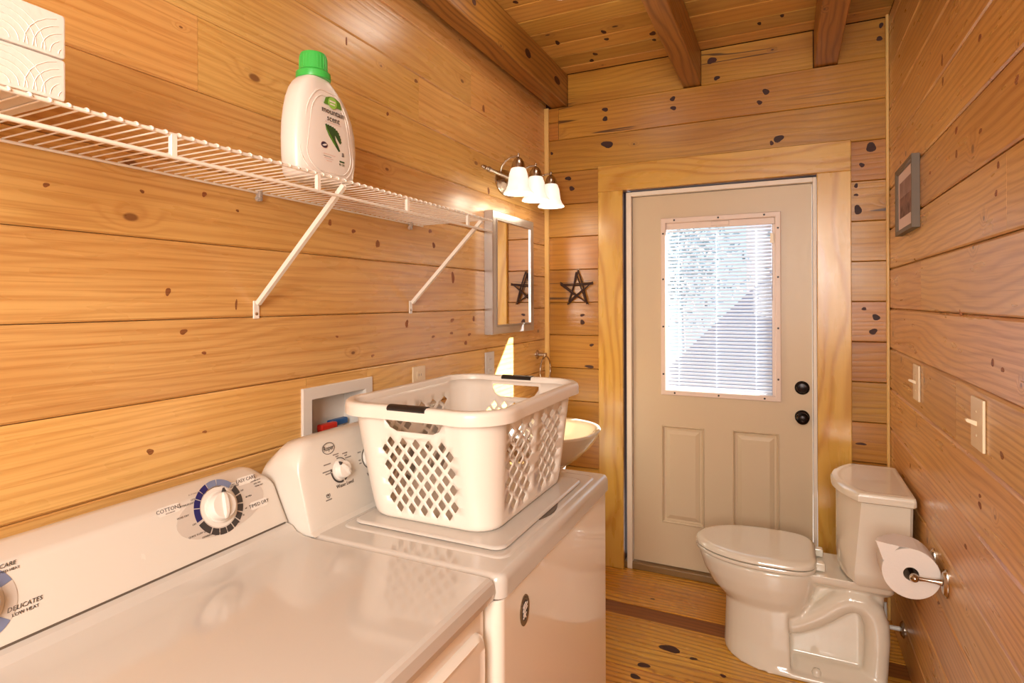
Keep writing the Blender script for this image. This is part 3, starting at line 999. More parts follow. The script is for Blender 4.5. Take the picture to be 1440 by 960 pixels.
def dial_knob(P, up, cy, cz, r0, h, parent, ang=82):
    bm = NB()
    nr = Vector((0, 1, 0)).cross(up)
    lathe(bm, [(r0 * 1.12, 0.0), (r0 * 1.12, 0.004), (r0, 0.006), (r0 * 0.94, h), (r0 * 0.86, h + 0.003), (0.0005, h + 0.004)], P(cy, cz, 0.001), nr, n=32)
    k = fin('knob', bm, M['plastic'], parent, True, 40)
    a = radians(ang)
    dd = Vector((0, 1, 0)) * cos(a) + up * sin(a)
    ee = nr.cross(dd)
    c = P(cy, cz, 0.001 + h)
    bm = NB()
    rings = []
    for s, w_, hh in ((-0.92, 0.10, 0.004), (-0.6, 0.2, 0.010), (0, 0.24, 0.012), (0.6, 0.2, 0.010), (0.92, 0.10, 0.004)):
        q = c + dd * (s * r0)
        rings.append([q + ee * w_ * r0, q + ee * w_ * r0 * 0.6 + nr * hh, q - ee * w_ * r0 * 0.6 + nr * hh, q - ee * w_ * r0])
    loft(bm, rings)
    fin('grip', bm, M['plastic'], k, True, 50)
    bm = NB()
    t = c + dd * r0 * 0.78 + nr * 0.0012
    f = [t + dd * 0.006, t - ee * 0.004 - dd * 0.003, t + ee * 0.004 - dd * 0.003]
    # pointer mark
    loft(bm, [[p + dd * 0.006 for p in f], [p + dd * 0.006 + nr * 0.006 for p in f]])
    fin('pointer', bm, M['ink'], k)
dial_knob(P, up, CY, CZ, 0.030, 0.016, dr)
dial_knob(P, up, 0.430, 1.052, 0.030, 0.016, dr)
for a0, a1, mt in ((60, 20, 'slate'), (18, -40, 'greyp'), (-42, -90, 'slate'), (150, 62, 'slate'), (-92, -150, 'slate')):
    bm = NB()
    arc_on(bm, P, up, 0.430, 1.052, 0.040, 0.056, a0, a1, 0.0005, 0.0006, 8)
    fin('dial_segment', bm, M[mt], con)
def tx(s, size, cy, cz, P, up, parent, mat='ink', **k):
    return text(s, size, P(cy, cz, 0.0012), R_, up, parent, M[mat], **k)
for cy, cz, w_ in ((0.742, 1.092, 0.046), (0.925, 1.100, 0.044), (0.942, 1.044, 0.046)):
    bm = NB()
    q = rrect(-w_ / 2, w_ / 2, -0.0085, 0.0085, 0.004, 3)
    loft(bm, [[P(cy, cz, 0.0004) + R_ * a + up * b_ for a, b_ in q], [P(cy, cz, 0.0010) + R_ * a + up * b_ for a, b_ in q]])
    fin('caption_plate', bm, M['plastic'], con)
tx('COTTONS', 0.0105, 0.742, 1.093, P, up, con)
tx('AUTOMATIC', 0.0034, 0.744, 1.0865, P, up, con)
tx('EASY CARE', 0.0105, 0.925, 1.101, P, up, con)
tx('TIMED DRY', 0.0105, 0.942, 1.044, P, up, con)
for s, cy, cz in (('OPTIMUM DRY', 0.779, 1.090), ('LESS DRY', 0.800, 1.096), ('MORE DRY', 0.766, 1.071), ('OFF', 0.785, 1.051), ('OFF', 0.822, 1.100),
                  ('MORE DRY', 0.850, 1.104), ('LESS DRY', 0.884, 1.099), ('OPTIMUM', 0.893, 1.095), ('OFF', 0.908, 1.082), ('80 MIN', 0.921, 1.066),
                  ('60', 0.907, 1.045), ('50', 0.897, 1.034), ('40', 0.882, 1.024), ('30', 0.862, 1.020), ('DAMP DRY 20', 0.838, 1.018), ('DEWRINKLE 20', 0.812, 1.022), ('QUICK FLUFF 10', 0.786, 1.031)):
    tx(s, 0.0052, cy, cz, P, up, con, ext=0.0001)
for i, s in enumerate(('LOWER HEAT', 'LESS DRY', 'MORE DRY')):
    tx(s, 0.0045, 0.948 + i * 0.003, 1.0925 - i * 0.006, P, up, con, ext=0.0001)
tx('AUTOMATIC DRY SENSOR SYSTEM', 0.0045, 0.822, 1.108 - 0.022 + 0.02, P, up, con, 'inkl', ext=0.0001)
tx('CARE', 0.009, 0.480, 1.092, P, up, con, sh=0.3)
tx('MED HEAT', 0.0055, 0.482, 1.084, P, up, con)
tx('DELICATES', 0.0095, 0.492, 1.030, P, up, con, sh=0.3)
tx('LOW HEAT', 0.007, 0.492, 1.0215, P, up, con)
# drum door
bm = NB()
def xface(q, x):
    return [(x, a, b_) for a, b_ in q]
y0, y1, z0, z1 = 0.33, 0.988, 0.22, 0.872
loft(bm, [xface(rrect(y0, y1, z0, z1, 0.03), -0.538), xface(rrect(y0 + 0.002, y1 - 0.002, z0 + 0.002, z1 - 0.002, 0.03), -0.528),
          xface(rrect(y0 + 0.01, y1 - 0.01, z0 + 0.01, z1 - 0.01, 0.028), -0.522), xface(rrect(y0 + 0.024, y1 - 0.024, z0 + 0.024, z1 - 0.024, 0.02), -0.527)])
fin('drum_door', bm, M['enamel'], dr, True, 50)

# ------------------------------------------------------------------ washing machine
wa = thing('washing_machine', 'white top loading washing machine with laundry basket on its lid', 'washer', (-0.86, 1.397, 0.0))
bm = NB()
rrect_loft(bm, -1.2, -0.510, 1.020, 1.772, 0.022, [(0.03, 0), (0.904, 0), (0.9065, 0.0025)])
wcab = fin('cabinet', bm, M['enamel'], wa, True)
bm = NB()
rrect_loft(bm, -1.2, -0.502, 1.0155, 1.7765, 0.026, [(0.911, 0.004), (0.914, 0), (0.944, 0), (0.953, 0.003), (0.958, 0.008), (0.960, 0.016)])
wtop = fin('top_panel', bm, M['deck'], wa, True, 50)
bm = NB()
rrect_loft(bm, -1.19, -0.512, 1.024, 1.768, 0.02, [(0.9, 0), (0.9125, 0)])
fin('seam', bm, M['dark'], wa)
bm = NB()
rrect_loft(bm, -0.975, -0.530, 1.085, 1.722, 0.03, [(0.9595, 0), (0.9625, 0.003), (0.9632, 0.008)])
fin('lid_surround', bm, M['deck'], wa, True, 50)
bm = NB()
rrect_loft(bm, -0.958, -0.549, 1.108, 1.652, 0.028, [(0.9625, 0.004), (0.967, 0), (0.971, 0.002), (0.9725, 0.008)])
lid = fin('lid', bm, M['deck'], wa, True, 50)
bm = NB()
pts = [(-0.549 + 0.013 * sin(pi * k / 10), 1.317 + 0.124 * k / 10) for k in range(11)] + [(-0.551, 1.441), (-0.551, 1.317)]
prism(bm, pts, lambda a, b_, d_: (a, b_, d_), 0.963, 0.9655)
fin('lid_grip', bm, M['dark'], lid)
bm = NB()
wprof = [(-0.982, 0.958), (-0.996, 0.968), (-1.031, 1.128), (-1.040, 1.152), (-1.055, 1.165), (-1.075, 1.168), (-1.11, 1.160), (-1.15, 1.125), (-1.18, 1.07), (-1.195, 1.0), (-1.195, 0.958)]
console(bm, wprof, 1.012, 1.715, 0.06, 1.168)
wcon = fin('console', bm, M['deckp'], wa, True, 38)
P, up, nr = face_frame(-0.996, 0.968, -1.031, 1.128)
def wknob(cy, cz, r0, ang):
    dial_knob(P, up, cy, cz, r0, 0.016, wa, ang)
wknob(1.137, 1.078, 0.023, 130)
wknob(1.252, 1.082, 0.023, 60)
for cy, cz, arcs in ((1.137, 1.078, ((165, 178), (182, 282), (292, 318), (20, 100))), (1.252, 1.082, ((100, 250), (258, 330), (20, 80)))):
    for i, (a0, a1) in enumerate(arcs):
        bm = NB()
        w_ = 0.0045 if a0 > 100 else 0.002
        arc_on(bm, P, up, cy, cz, 0.028, 0.028 + w_, a0, a1, 0.0003, 0.0006, 10)
        fin('dial_arc', bm, M['ink'], wcon)
bm = NB()
c = P(1.110, 1.136, 0.0004)
lo = []
for k in range(33):
    a = 2 * pi * k / 32
    dd = R_ * cos(a) * 0.0215 + up * sin(a) * 0.0145
    de = R_ * cos(a) * 0.0200 + up * sin(a) * 0.0130
    lo.append([c + de, c + dd, c + dd + nr * 0.0005, c + de + nr * 0.0005])
loft(bm, lo)
fin('logo_ring', bm, M['ink'], wcon)
tx('Roper', 0.0175, 1.110, 1.1365, P, up, wcon, sx=0.80)
tx('Water Level', 0.0125, 1.146, 1.040, P, up, wcon)
tx('Wash Temp', 0.0125, 1.262, 1.040, P, up, wcon)
for cy, cz, w_ in ((1.131, 1.1165, 0.020), (1.134, 1.111, 0.010), (1.163, 1.1125, 0.018), (1.165, 1.1065, 0.009), (1.172, 1.100, 0.022),
                   (1.097, 1.100, 0.024), (1.091, 1.084, 0.026), (1.096, 1.078, 0.020), (1.216, 1.102, 0.012), (1.240, 1.117, 0.010), (1.213, 1.082, 0.008), (1.214, 1.074, 0.008),
                   (1.084, 1.0195, 0.020)):
    bm = NB()
    q = [(-w_ / 2, -0.0014), (w_ / 2, -0.0014), (w_ / 2, 0.0014), (-w_ / 2, 0.0014)]
    loft(bm, [[P(cy, cz, 0.0004) + R_ * a + up * b_ for a, b_ in q], [P(cy, cz, 0.0009) + R_ * a + up * b_ for a, b_ in q]])
    fin('fine_print', bm, M['inkl'], wcon)
bm = NB()
arc_on(bm, P, up, 1.084, 1.030, 0.0052, 0.0066, 150, 395, 0.0003, 0.0005, 16)
arc_on(bm, P, up, 1.084, 1.0305, 0.0012, 0.0030, 0, 359, 0.0003, 0.0005, 12)
fin('care_symbol', bm, M['ink'], wcon)
# oval sticker on the front
st = Vector((-0.5098, 1.136, 0.838))
def onfront(a, b_, off=0.0):
    return Vector((st.x + off, st.y + a, st.z + b_))
bm = NB()
loft(bm, [[onfront(0.024 * cos(t * pi / 16), 0.033 * sin(t * pi / 16), 0.0) for t in range(32)], [onfront(0.024 * cos(t * pi / 16), 0.033 * sin(t * pi / 16), 0.0012) for t in range(32)]])
bd = fin('badge', bm, M['badge'], wcab)
bm = NB()
loft(bm, [[onfront(0.0150 * cos(t * pi / 16), 0.0225 * sin(t * pi / 16), h_) for t in range(32)] for h_ in (0.0010, 0.0015)])
fin('emblem_disc', bm, M['ink'], bd)
bm = NB()
# ribbon strokes of the emblem
def ribbon(bm, pts, w):
    lo = []
    for i, (a, b_) in enumerate(pts):
        q0, q1 = pts[max(i - 1, 0)], pts[min(i + 1, len(pts) - 1)]
        dx, dy = q1[0] - q0[0], q1[1] - q0[1]
        l = sqrt(dx * dx + dy * dy)
        nx, ny = -dy / l * w, dx / l * w
        lo.append([onfront(a + nx, b_ + ny, 0.0014), onfront(a - nx, b_ - ny, 0.0014), onfront(a - nx, b_ - ny, 0.0021), onfront(a + nx, b_ + ny, 0.0021)])
    loft(bm, lo)
ribbon(bm, [(-0.010, -0.001), (-0.004, 0.006), (0.004, 0.009), (0.012, 0.012)], 0.0022)
ribbon(bm, [(-0.008, -0.010), (-0.002, -0.002), (0.005, 0.002), (0.012, 0.005)], 0.0020)
ribbon(bm, [(-0.010, 0.008), (-0.004, 0.013), (0.004, 0.016)], 0.0014)
ribbon(bm, [(-0.009, -0.016), (-0.003, -0.011), (0.000, -0.006)], 0.0020)
ribbon(bm, [(0.004, -0.017), (0.001, -0.011), (0.006, -0.006)], 0.0016)
fin('emblem', bm, M['paper'], bd)
for i, ch in enumerate('AMERICA'):
    a = radians(145 - i * 18.5)
    rt_ = Vector((0, sin(a), -cos(a) * 1.2)).normalized()
    u_ = Vector((0, cos(a), sin(a) * 1.2)).normalized()
    text(ch, 0.0072, onfront(0.0200 * cos(a), 0.0275 * sin(a), 0.0014), rt_, u_, bd, M['black'], ext=0.0002)

# ------------------------------------------------------------------ laundry basket
bk = thing('laundry_basket', 'ivory plastic laundry basket with diamond holes standing on the washer lid', 'basket', (-0.79, 1.40, 0.974))
ZB0, ZB1 = 0.9745, 1.235
HB = ZB1 - ZB0
def blevel(t):
    e = t ** 0.85
    cx = -0.772 + (-0.812 + 0.772) * e
    cy = 1.386 + (1.450 - 1.386) * e
    hx = 0.172 + (0.212 - 0.172) * e
    hy = 0.232 + (0.300 - 0.232) * e
    r = 0.058 + (0.085 - 0.058) * e
    return cx, cy, hx, hy, r
_, _, HX, HY, RR = blevel(0.5)
LX, LY, LA = 2 * (HX - RR), 2 * (HY - RR), RR * pi / 2
SEG = [('n', LX), ('a', LA), ('r', LY), ('b', LA), ('f', LX), ('c', LA), ('l', LY), ('d', LA)]
TOT = sum(s[1] for s in SEG)
def bpos(u, v):
    t = v / HB
    cx, cy, hx, hy, r = blevel(min(max(t, 0), 1))
    z = ZB0 + v
    if t < 0.05:
        k = 1 - t / 0.05
        q = 0.006 * (1 - sqrt(max(1 - k * k, 0)))
        hx -= q; hy -= q
    u = u % TOT
    for nm, l in SEG:
        if u <= l:
            break
        u -= l
    f = min(u / l, 1)
    ax, ay = hx - r, hy - r
    inn = 0.0075 * min(1, min(f, 1 - f) * 22) if nm in 'nfrl' else 0
    inn *= min(t * 3, 1) * (1 - 0.4 * t)
    if nm == 'n':
        return (cx - ax + 2 * ax * f, cy - hy + inn, z)
    if nm == 'r':
        return (cx + hx - inn, cy - ay + 2 * ay * f, z)
    if nm == 'f':
        return (cx + ax - 2 * ax * f, cy + hy - inn, z)
    if nm == 'l':
        return (cx - hx + inn, cy + ay - 2 * ay * f, z)
    ang, sx_, sy_ = {'a': (-90, 1, -1), 'b': (0, 1, 1), 'c': (90, -1, 1), 'd': (180, -1, -1)}[nm]
    a = radians(ang + 90 * f)
    return (cx + sx_ * ax + r * cos(a), cy + sy_ * ay + r * sin(a), z)
starts = {}
acc = 0
for nm, l in SEG:
    starts[nm] = (acc, l)
    acc += l
holes = []
B_ = 0.0385
def diamonds(uc, ncol, v0, nrow, hw_=0.0102, hh_=0.0122, skip=None, A_=0.036):
    for r_ in range(nrow):
        off = 0 if r_ % 2 == 0 else A_ / 2
        n_ = ncol if r_ % 2 == 0 else ncol + 1
        for c_ in range(n_):
            uu = uc + (c_ - (n_ - 1) / 2) * A_
            vv = v0 + r_ * B_ / 2
            if skip and skip(uu, vv):
                continue
            h = []
            for k, (a, b_) in enumerate(((1, 0), (0, 1), (-1, 0), (0, -1))):
                # blunt tips
                if a:
                    h += [(uu + a * hw_, vv - 0.0016 * a), (uu + a * hw_, vv + 0.0016 * a)]
                else:
                    h += [(uu + 0.0016 * b_, vv + b_ * hh_), (uu - 0.0016 * b_, vv + b_ * hh_)]
            holes.append(h)
for nm in 'nf':
    s0, l = starts[nm]
    diamonds(s0 + l / 2, 5, 0.030, 9)
    h = []
    w_, vb, vt = 0.080, 0.212, 0.249
    h = [(s0 + l / 2 - w_, vt), (s0 + l / 2 - w_, vt - 0.012), (s0 + l / 2 - w_ + 0.012, vb + 0.008), (s0 + l / 2 - w_ + 0.030, vb),
         (s0 + l / 2 + w_ - 0.030, vb), (s0 + l / 2 + w_ - 0.012, vb + 0.008), (s0 + l / 2 + w_, vt - 0.012), (s0 + l / 2 + w_, vt)]
    holes.append(h)
for nm in 'rl':
    s0, l = starts[nm]
    diamonds(s0 + l * 0.25, 2, 0.034, 10, 0.0185, 0.0122, A_=0.060)
    diamonds(s0 + l * 0.75, 2, 0.034, 10, 0.0185, 0.0122, A_=0.060)
pts, edg = [], []
def addpoly(h):
    b0 = len(pts)
    for p in h:
        pts.append(Vector(p))
    for i in range(len(h)):
        edg.append((b0 + i, b0 + (i + 1) % len(h)))
for h in holes:
    addpoly(h)
def inpoly(p, h):
    c = False
    n = len(h)
    for i in range(n):
        x0, y0 = h[i]
        x1, y1 = h[(i + 1) % n]
        if (y0 > p[1]) != (y1 > p[1]) and p[0] < (x1 - x0) * (p[1] - y0) / (y1 - y0) + x0:
            c = not c
    return c
gu = []
for nm, l in SEG:
    s0, l = starts[nm]
    k = 8 if nm in 'abcd' else 14
    gu += [s0 + l * i / k for i in range(k)]
gu.append(TOT)
gv = [0, 0.003, 0.007, 0.014, 0.03] + [0.03 + (HB - 0.03) * i / 10 for i in range(1, 11)]
nb = len(pts)
for i, u in enumerate(gu):
    for v_ in gv:
        if any(abs(u - h[0][0]) < 0.2 and inpoly((u, v_), h) for h in holes):
            continue
        pts.append(Vector((u, v_)))
vo_, ed_, fa_, *_ = delaunay_2d_cdt(pts, edg, [], 0, 1e-6)
bm = NB()
vs = [bm.verts.new(bpos(p.x, p.y)) for p in vo_]
for f in fa_:
    c = sum((vo_[i] for i in f), Vector((0, 0))) / len(f)
    if any(abs(c.x - h[0][0]) < 0.2 and inpoly((c.x, c.y), h) for h in holes):
        continue
    try:
        bm.faces.new([vs[i] for i in f])
    except ValueError:
        pass
bmesh.ops.remove_doubles(bm, verts=bm.verts, dist=0.00005)
bmesh.ops.delete(bm, geom=[v for v in bm.verts if not v.link_faces], context='VERTS')
bot = [bm.verts.new(bpos(u, 0.0)) for u in gu[:-1]]
bm.faces.new(bot)
bmesh.ops.remove_doubles(bm, verts=bm.verts, dist=0.0002)
body = fin('body', bm, M['basket'], bk, True, 40)
mo = body.modifiers.new('thickness', 'SOLIDIFY')
mo.thickness = 0.0026
mo.offset = 0
bm = NB()
NU = [u for i, u in enumerate(gu[:-1])]
rings = []
cx, cy, hx, hy, r = blevel(1.0)
prof = [(-0.001, -0.004), (0.001, 0.012), (0.006, 0.0165), (0.020, 0.0165), (0.026, 0.012), (0.028, 0.004), (0.028, -0.016), (0.0255, -0.016), (0.0255, 0.003), (0.023, 0.0095), (0.018, 0.0135), (0.008, 0.0135), (0.0035, 0.010), (0.0015, -0.004)]
for u in NU:
    p = Vector(bpos(u, HB))
    e = 1e-4
    q0, q1 = Vector(bpos(u - e, HB)), Vector(bpos(u + e, HB))
    tan_ = (q1 - q0).normalized()
    out = Vector((tan_.y, -tan_.x, 0))
    rings.append([p + out * a + Vector((0, 0, b_)) for a, b_ in prof])
loft(bm, rings + [rings[0]], False, False)
bmesh.ops.remove_doubles(bm, verts=bm.verts, dist=0.00005)
fin('rim', bm, M['basket'], bk, True, 50)
for nm, sg in (('n', -1), ('f', 1)):
    s0, l = starts[nm]
    lo = []
    for f in [0.5 + (i / 8 - 0.5) * (0.42 if nm == 'n' else 0.42) for i in range(9)]:
        p = Vector(bpos(s0 + l * f, HB))
        ring = []
        for k in range(12):
            a = 2 * pi * k / 12
            ring.append(p + Vector((0, sg * (0.0140 + 0.0160 * cos(a)), 0.0105 + 0.0090 * sin(a))))
        lo.append(ring)
    bm = NB()
    loft(bm, lo)
    g = fin('grip', bm, M['black'], bk, True, 50)
    g['label'] = 'black rubber grip'

# ------------------------------------------------------------------ wire shelf
ws = thing('wire_shelf', 'white wire shelf on two diagonal braces along the left wall', 'shelf', (-1.295, 1.1, 1.80))
YS0, YS1 = 0.12, 1.913
def rod(name, p0, p1, r, parent=ws, n=8):
    bm = NB()
    tube(bm, [p0, p1], r, n)
    return fin(name, bm, M['wire'], parent, True, 50)
rod('front_rod', (-0.985, YS0, 1.799), (-0.985, YS1, 1.799), 0.0036)
rod('lip_rod', (-0.985, YS0, 1.7595), (-0.985, YS1, 1.7595), 0.0040)
rod('back_rod', (-1.291, YS0, 1.797), (-1.291, YS1, 1.797), 0.0032)
bm = NB()
tube(bm, [(-1.293, 0, 1.8015), (-1.0, 0, 1.8035), (-0.985, 0, 1.8035), (-0.9805, 0, 1.801), (-0.9800, 0, 1.797)], 0.0016, 6)
dw = fin('deck_wire', bm, M['wire'], ws)
yy = YS0 + 0.008
i = 0
while yy < YS1:
    o = dw if i == 0 else dw.copy()
    if i:
        COL.objects.link(o)
    o.location = (0, yy, 0)
    o.matrix_parent_inverse = Matrix.Translation(-ws.location)
    i += 1
    yy += 0.0254
for y_ in (0.322, 0.675, 1.028, 1.381, 1.732):
    bm = NB()
    box(bm, -0.990, -0.981, y_ - 0.006, y_ + 0.006, 1.7595, 1.799, bev=0.001, seg=1)
    fin('lip_strut', bm, M['wire'], ws)
for y_ in (0.42, 1.129, 1.83):
    bm = NB()
    box(bm, -1.2985, -1.283, y_ - 0.007, y_ + 0.007, 1.782, 1.806, bev=0.003, seg=1)
    lathe(bm, [(0.008, 0.0), (0.008, 0.012), (0.004, 0.014)], (-1.2985, y_, 1.782), (1, 0, 0), n=10)
    fin('wall_clip', bm, M['clear'], ws)
for y_ in (0.405, 1.122, 1.836):
    a, b_ = Vector((-1.289, y_, 1.497)), Vector((-0.989, y_, 1.790))
    d = (b_ - a).normalized()
    nn = Vector((-d.z, 0, d.x))
    bm = NB()
    rings = []
    for p in (a, b_):
        q = [(-0.006, 0.006), (0.006, 0.006), (0.006, -0.006), (0.0045, -0.006), (0.0045, 0.0045), (-0.0045, 0.0045), (-0.0045, -0.006), (-0.006, -0.006)]
        rings.append([p + Vector((0, s_, 0)) + nn * t_ * -1 for s_, t_ in q])
    loft(bm, rings)
    box(bm, -1.2985, -1.2945, y_ - 0.010, y_ + 0.010, 1.456, 1.505, bev=0.0015, seg=1)
    br = fin('brace', bm, M['wire'], ws)
    bm = NB()
    lathe(bm, [(0.005, 0.0), (0.005, 0.001), (0.003, 0.0025)], (-1.2945, y_, 1.470), (1, 0, 0), n=10)
    fin('screw', bm, M['chrome'], br)

# ------------------------------------------------------------------ detergent bottle
BX, BY, BZ = -1.085, 1.136, 1.8055
bo = thing('detergent_bottle', 'white laundry detergent bottle with green cap standing on wire shelf', 'bottle', (BX, BY, BZ))
bm = NB()
def sell(hy, hx, yo, z, n=36, e=3.4):
    hy *= 1.03
    z *= 0.985
    out = []
    for k in range(n):
        a = 2 * pi * k / n
        c_, s_ = cos(a), sin(a)
        out.append((BX + hx * math.copysign(abs(c_) ** (2 / e), c_), BY + yo + hy * math.copysign(abs(s_) ** (2 / e), s_), BZ + z))
    return out
sec = [(0.0, .088, .032, 0), (0.004, .096, .038, 0), (0.02, .101, .042, .001), (.06, .106, .043, .003), (.10, .108, .043, .004), (.14, .105, .043, .003), (.175, .097, .042, 0), (.205, .085, .041, -.005), (.23, .070, .038, -.011), (.248, .054, .034, -.016), (.258, .042, .031, -.018), (.264, .036, .030, -.018)]
loft(bm, [sell(b_, c_, d_, a) for a, b_, c_, d_ in sec])
bdy = fin('body', bm, M['bottle'], bo, True, 60)
bm = NB()
lathe(bm, [(0.041, 0.0), (0.043, 0.003), (0.0425, 0.016), (0.036, 0.021), (0.0345, 0.024), (0.033, 0.060), (0.031, 0.065), (0.026, 0.0665), (0.001, 0.067)], (BX, BY - 0.018, BZ + 0.258), (0, 0, 1), n=30)
cap = fin('cap', bm, M['green'], bo, True, 40)
cap['label'] = 'ribbed green screw cap'
bm = NB()
for k in range(24):
    a = 2 * pi * k / 24
    c_ = Vector((BX + 0.034 * cos(a), BY - 0.018 + 0.034 * sin(a), BZ + 0.283))
    tube(bm, [c_, c_ + Vector((-0.001 * cos(a), -0.001 * sin(a), 0.032))], 0.0014, 4)
fin('rib', bm, M['green'], cap)
XF = BX + 0.0432
# embossed outlines of the label panel
for (pa, pb, pz0, pz1, prr, tr_) in ((-0.093, 0.086, 0.012, 0.226, 0.058, 0.0022), (-0.078, 0.074, 0.022, 0.212, 0.048, 0.0018)):
    bm = NB()
    lo = []
    pan = rrect(pa, pb, pz0, pz1, prr, 8)
    for i in range(len(pan) + 1):
        a, b_ = pan[i % len(pan)]
        k = 1 - 0.36 * max(b_ - 0.10, 0) / 0.112
        a, b_ = a * k - 0.008 * max(b_ - 0.12, 0) / 0.1, b_
        for s0_, s1_ in zip(sec[:-1], sec[1:]):
            if s0_[0] <= b_ <= s1_[0]:
                f_ = (b_ - s0_[0]) / (s1_[0] - s0_[0])
                hy_, hx_, yo_ = [s0_[q] + (s1_[q] - s0_[q]) * f_ for q in (1, 2, 3)]
        aa = min(abs(a - yo_) / hy_, 0.97)
        xs_ = BX + hx_ * (1 - aa ** 3.4) ** (1 / 3.4) - 0.0002
        lo.append(Vector((xs_, BY + a, BZ + b_)))
    tube(bm, lo, tr_, 6, cap=False)
    fin('label_outline', bm, M['bottle'], bdy, True, 60)
def lab(pts, mt, name='label_print', off=0.0, thick=0.0007):
    bm = NB()
    prism(bm, pts, lambda a, b_, d_: (d_, BY + a, BZ + b_), XF + off, XF + off + thick)
    return fin(name, bm, M[mt], bdy)
# printed label: green arch, lime disc, wording, leaf, badge
arch = [(-0.028, 0.192), (-0.021, 0.209)] + [(-0.021 + 0.050 * k / 6, 0.209 + 0.007 * sin(pi * k / 6)) for k in range(1, 6)] + [(0.029, 0.209), (0.036, 0.192)]
lab(arch, 'garch')
lab([(0.002 + 0.0155 * cos(t * pi / 12), 0.200 + 0.0145 * sin(t * pi / 12)) for t in range(24)], 'glime', off=0.0008)
lab([(-0.030, 0.062), (-0.030, 0.061), (-0.002, 0.061), (-0.002, 0.062)], 'inkl')
for (a0, a1, z_) in ((-0.024, 0.034, 0.148), (-0.030, 0.012, 0.066), (-0.026, 0.004, 0.056), (-0.02, 0.0, 0.050)):
    lab([(a0, z_), (a1, z_), (a1, z_ + 0.0022), (a0, z_ + 0.0022)], 'mat', 'fine_print')
leaf = []
top_ = [(-0.023, 0.142), (-0.008, 0.141), (0.008, 0.139), (0.022, 0.132), (0.031, 0.119), (0.036, 0.103)]
low_ = [(0.030, 0.102), (0.020, 0.112), (0.010, 0.122), (0.014, 0.108), (0.024, 0.095), (0.030, 0.084), (0.025, 0.082), (0.014, 0.092), (0.002, 0.103), (-0.010, 0.115), (-0.019, 0.128)]
for (a, c), (b_, d) in zip(top_[:-1], top_[1:]):
    for k in range(4):
        f_ = k / 4
        w_ = 0.0016 if k % 2 else -0.0008
        leaf.append((a + (b_ - a) * f_ + w_ * 0.6, c + (d - c) * f_ + w_))
leaf += low_
lab(leaf, 'gleaf')
lab([(-0.022, 0.139), (-0.018, 0.132), (0.002, 0.110), (0.014, 0.095), (0.012, 0.093), (-0.001, 0.106), (-0.017, 0.126), (-0.022, 0.136)], 'garch', off=0.0008)
lab([(-0.027 + 0.0125 * cos(t * pi / 12), 0.088 + 0.009 * sin(t * pi / 12)) for t in range(24)], 'mat')
lab([(-0.027 + 0.0110 * cos(t * pi / 12), 0.088 + 0.0076 * sin(t * pi / 12)) for t in range(24)], 'purple', off=0.0006)
lab([(-0.035, 0.086), (-0.028, 0.090), (-0.020, 0.092), (-0.020, 0.088), (-0.028, 0.085)], 'paper', off=0.0013)
def bt(s, size, a, z_, mt='ink', off=0.0009, **k):
    text(s, size, (XF + off, BY + a, BZ + z_), (0, 1, 0), (0, 0, 1), bdy, M[mt], **k)
bt('mountain', 0.0215, 0.005, 0.177)
bt('scent', 0.0215, 0.005, 0.159)
lab([(-0.009, 0.2015), (0.011, 0.2015), (0.011, 0.2050), (-0.009, 0.2050)], 'paper', 'fine_print', off=0.0016)
lab([(-0.007, 0.1945), (0.010, 0.1945), (0.010, 0.1975), (-0.007, 0.1975)], 'paper', 'fine_print', off=0.0016)
bt('FL OZ', 0.0072, 0.036, 0.050, 'gleaf')
lab([(0.028, 0.056), (0.046, 0.056), (0.046, 0.060), (0.028, 0.060)], 'gleaf', 'fine_print')
lab([(0.036, 0.072), (0.044, 0.072), (0.043, 0.082), (0.037, 0.082)], 'inkl', 'fine_print')

# ------------------------------------------------------------------ napkin packs on the shelf
def pack(z0, z1, label, seedv):
    o = thing('napkin_pack', label, 'napkin pack', (-1.09, 0.33, z0), 'paper packs on the wire shelf')
    bm = NB()
    box(bm, -1.19, -0.990, 0.13, 0.509, z0, z1, bev=0.005, seg=2)
    w = fin('wrapper', bm, M['paper'], o, True, 40)
    for c in range(5):
        yc = 0.17 + c * 0.085
        for r_ in range(5):
            bm = NB()
            rr = 0.012 + r_ * 0.011
            pts = []
            for k in range(13):
                a = pi * k / 12
                p = (yc + rr * cos(a), z0 + 0.006 + rr * 0.95 * sin(a))
                if 0.137 < p[0] < 0.503 and z0 + 0.004 < p[1] < z1 - 0.006:
                    pts.append((-0.9900, p[0], p[1]))
            if len(pts) > 2:
                tube(bm, pts, 0.0008, 4)
                fin('embossing', bm, M['paper'], w)
            else:
                bm.free()
    return o
pack(1.8055, 1.869, 'white embossed paper napkin pack lying directly on the wire shelf', 1)
pack(1.8695, 1.937, 'white embossed paper napkin pack stacked on top of another pack', 2)

# ------------------------------------------------------------------ vanity light
vl = thing('vanity_light', 'nickel wall light with three bell shades above the mirror', 'wall light', (-1.30, 2.69, 2.11))
bm = NB()
lv = [(0.0, 1.0), (0.006, 1.0), (0.010, 0.94), (0.012, 0.86), (0.018, 0.80), (0.021, 0.70), (0.026, 0.64), (0.030, 0.5), (0.032, 0.2)]
loft(bm, [[(-1.2995 + h, 2.69 + 0.135 * s_ * cos(t * pi / 20), 2.106 + 0.068 * s_ * sin(t * pi / 20)) for t in range(40)] for h, s_ in lv])
fin('back_plate', bm, M['chrome'], vl, True, 40)
bm = NB()
tube(bm, [(-1.23, 2.33, 2.108), (-1.23, 3.05, 2.108)], 0.0095, 12)
for y_ in (2.36, 3.02):
    lathe(bm, [(0.0095, -0.012), (0.0125, -0.008), (0.0125, 0.008), (0.0095, 0.012)], (-1.23, y_, 2.108), (0, 1, 0), n=12)
fin('bar', bm, M['chrome'], vl, True, 40)
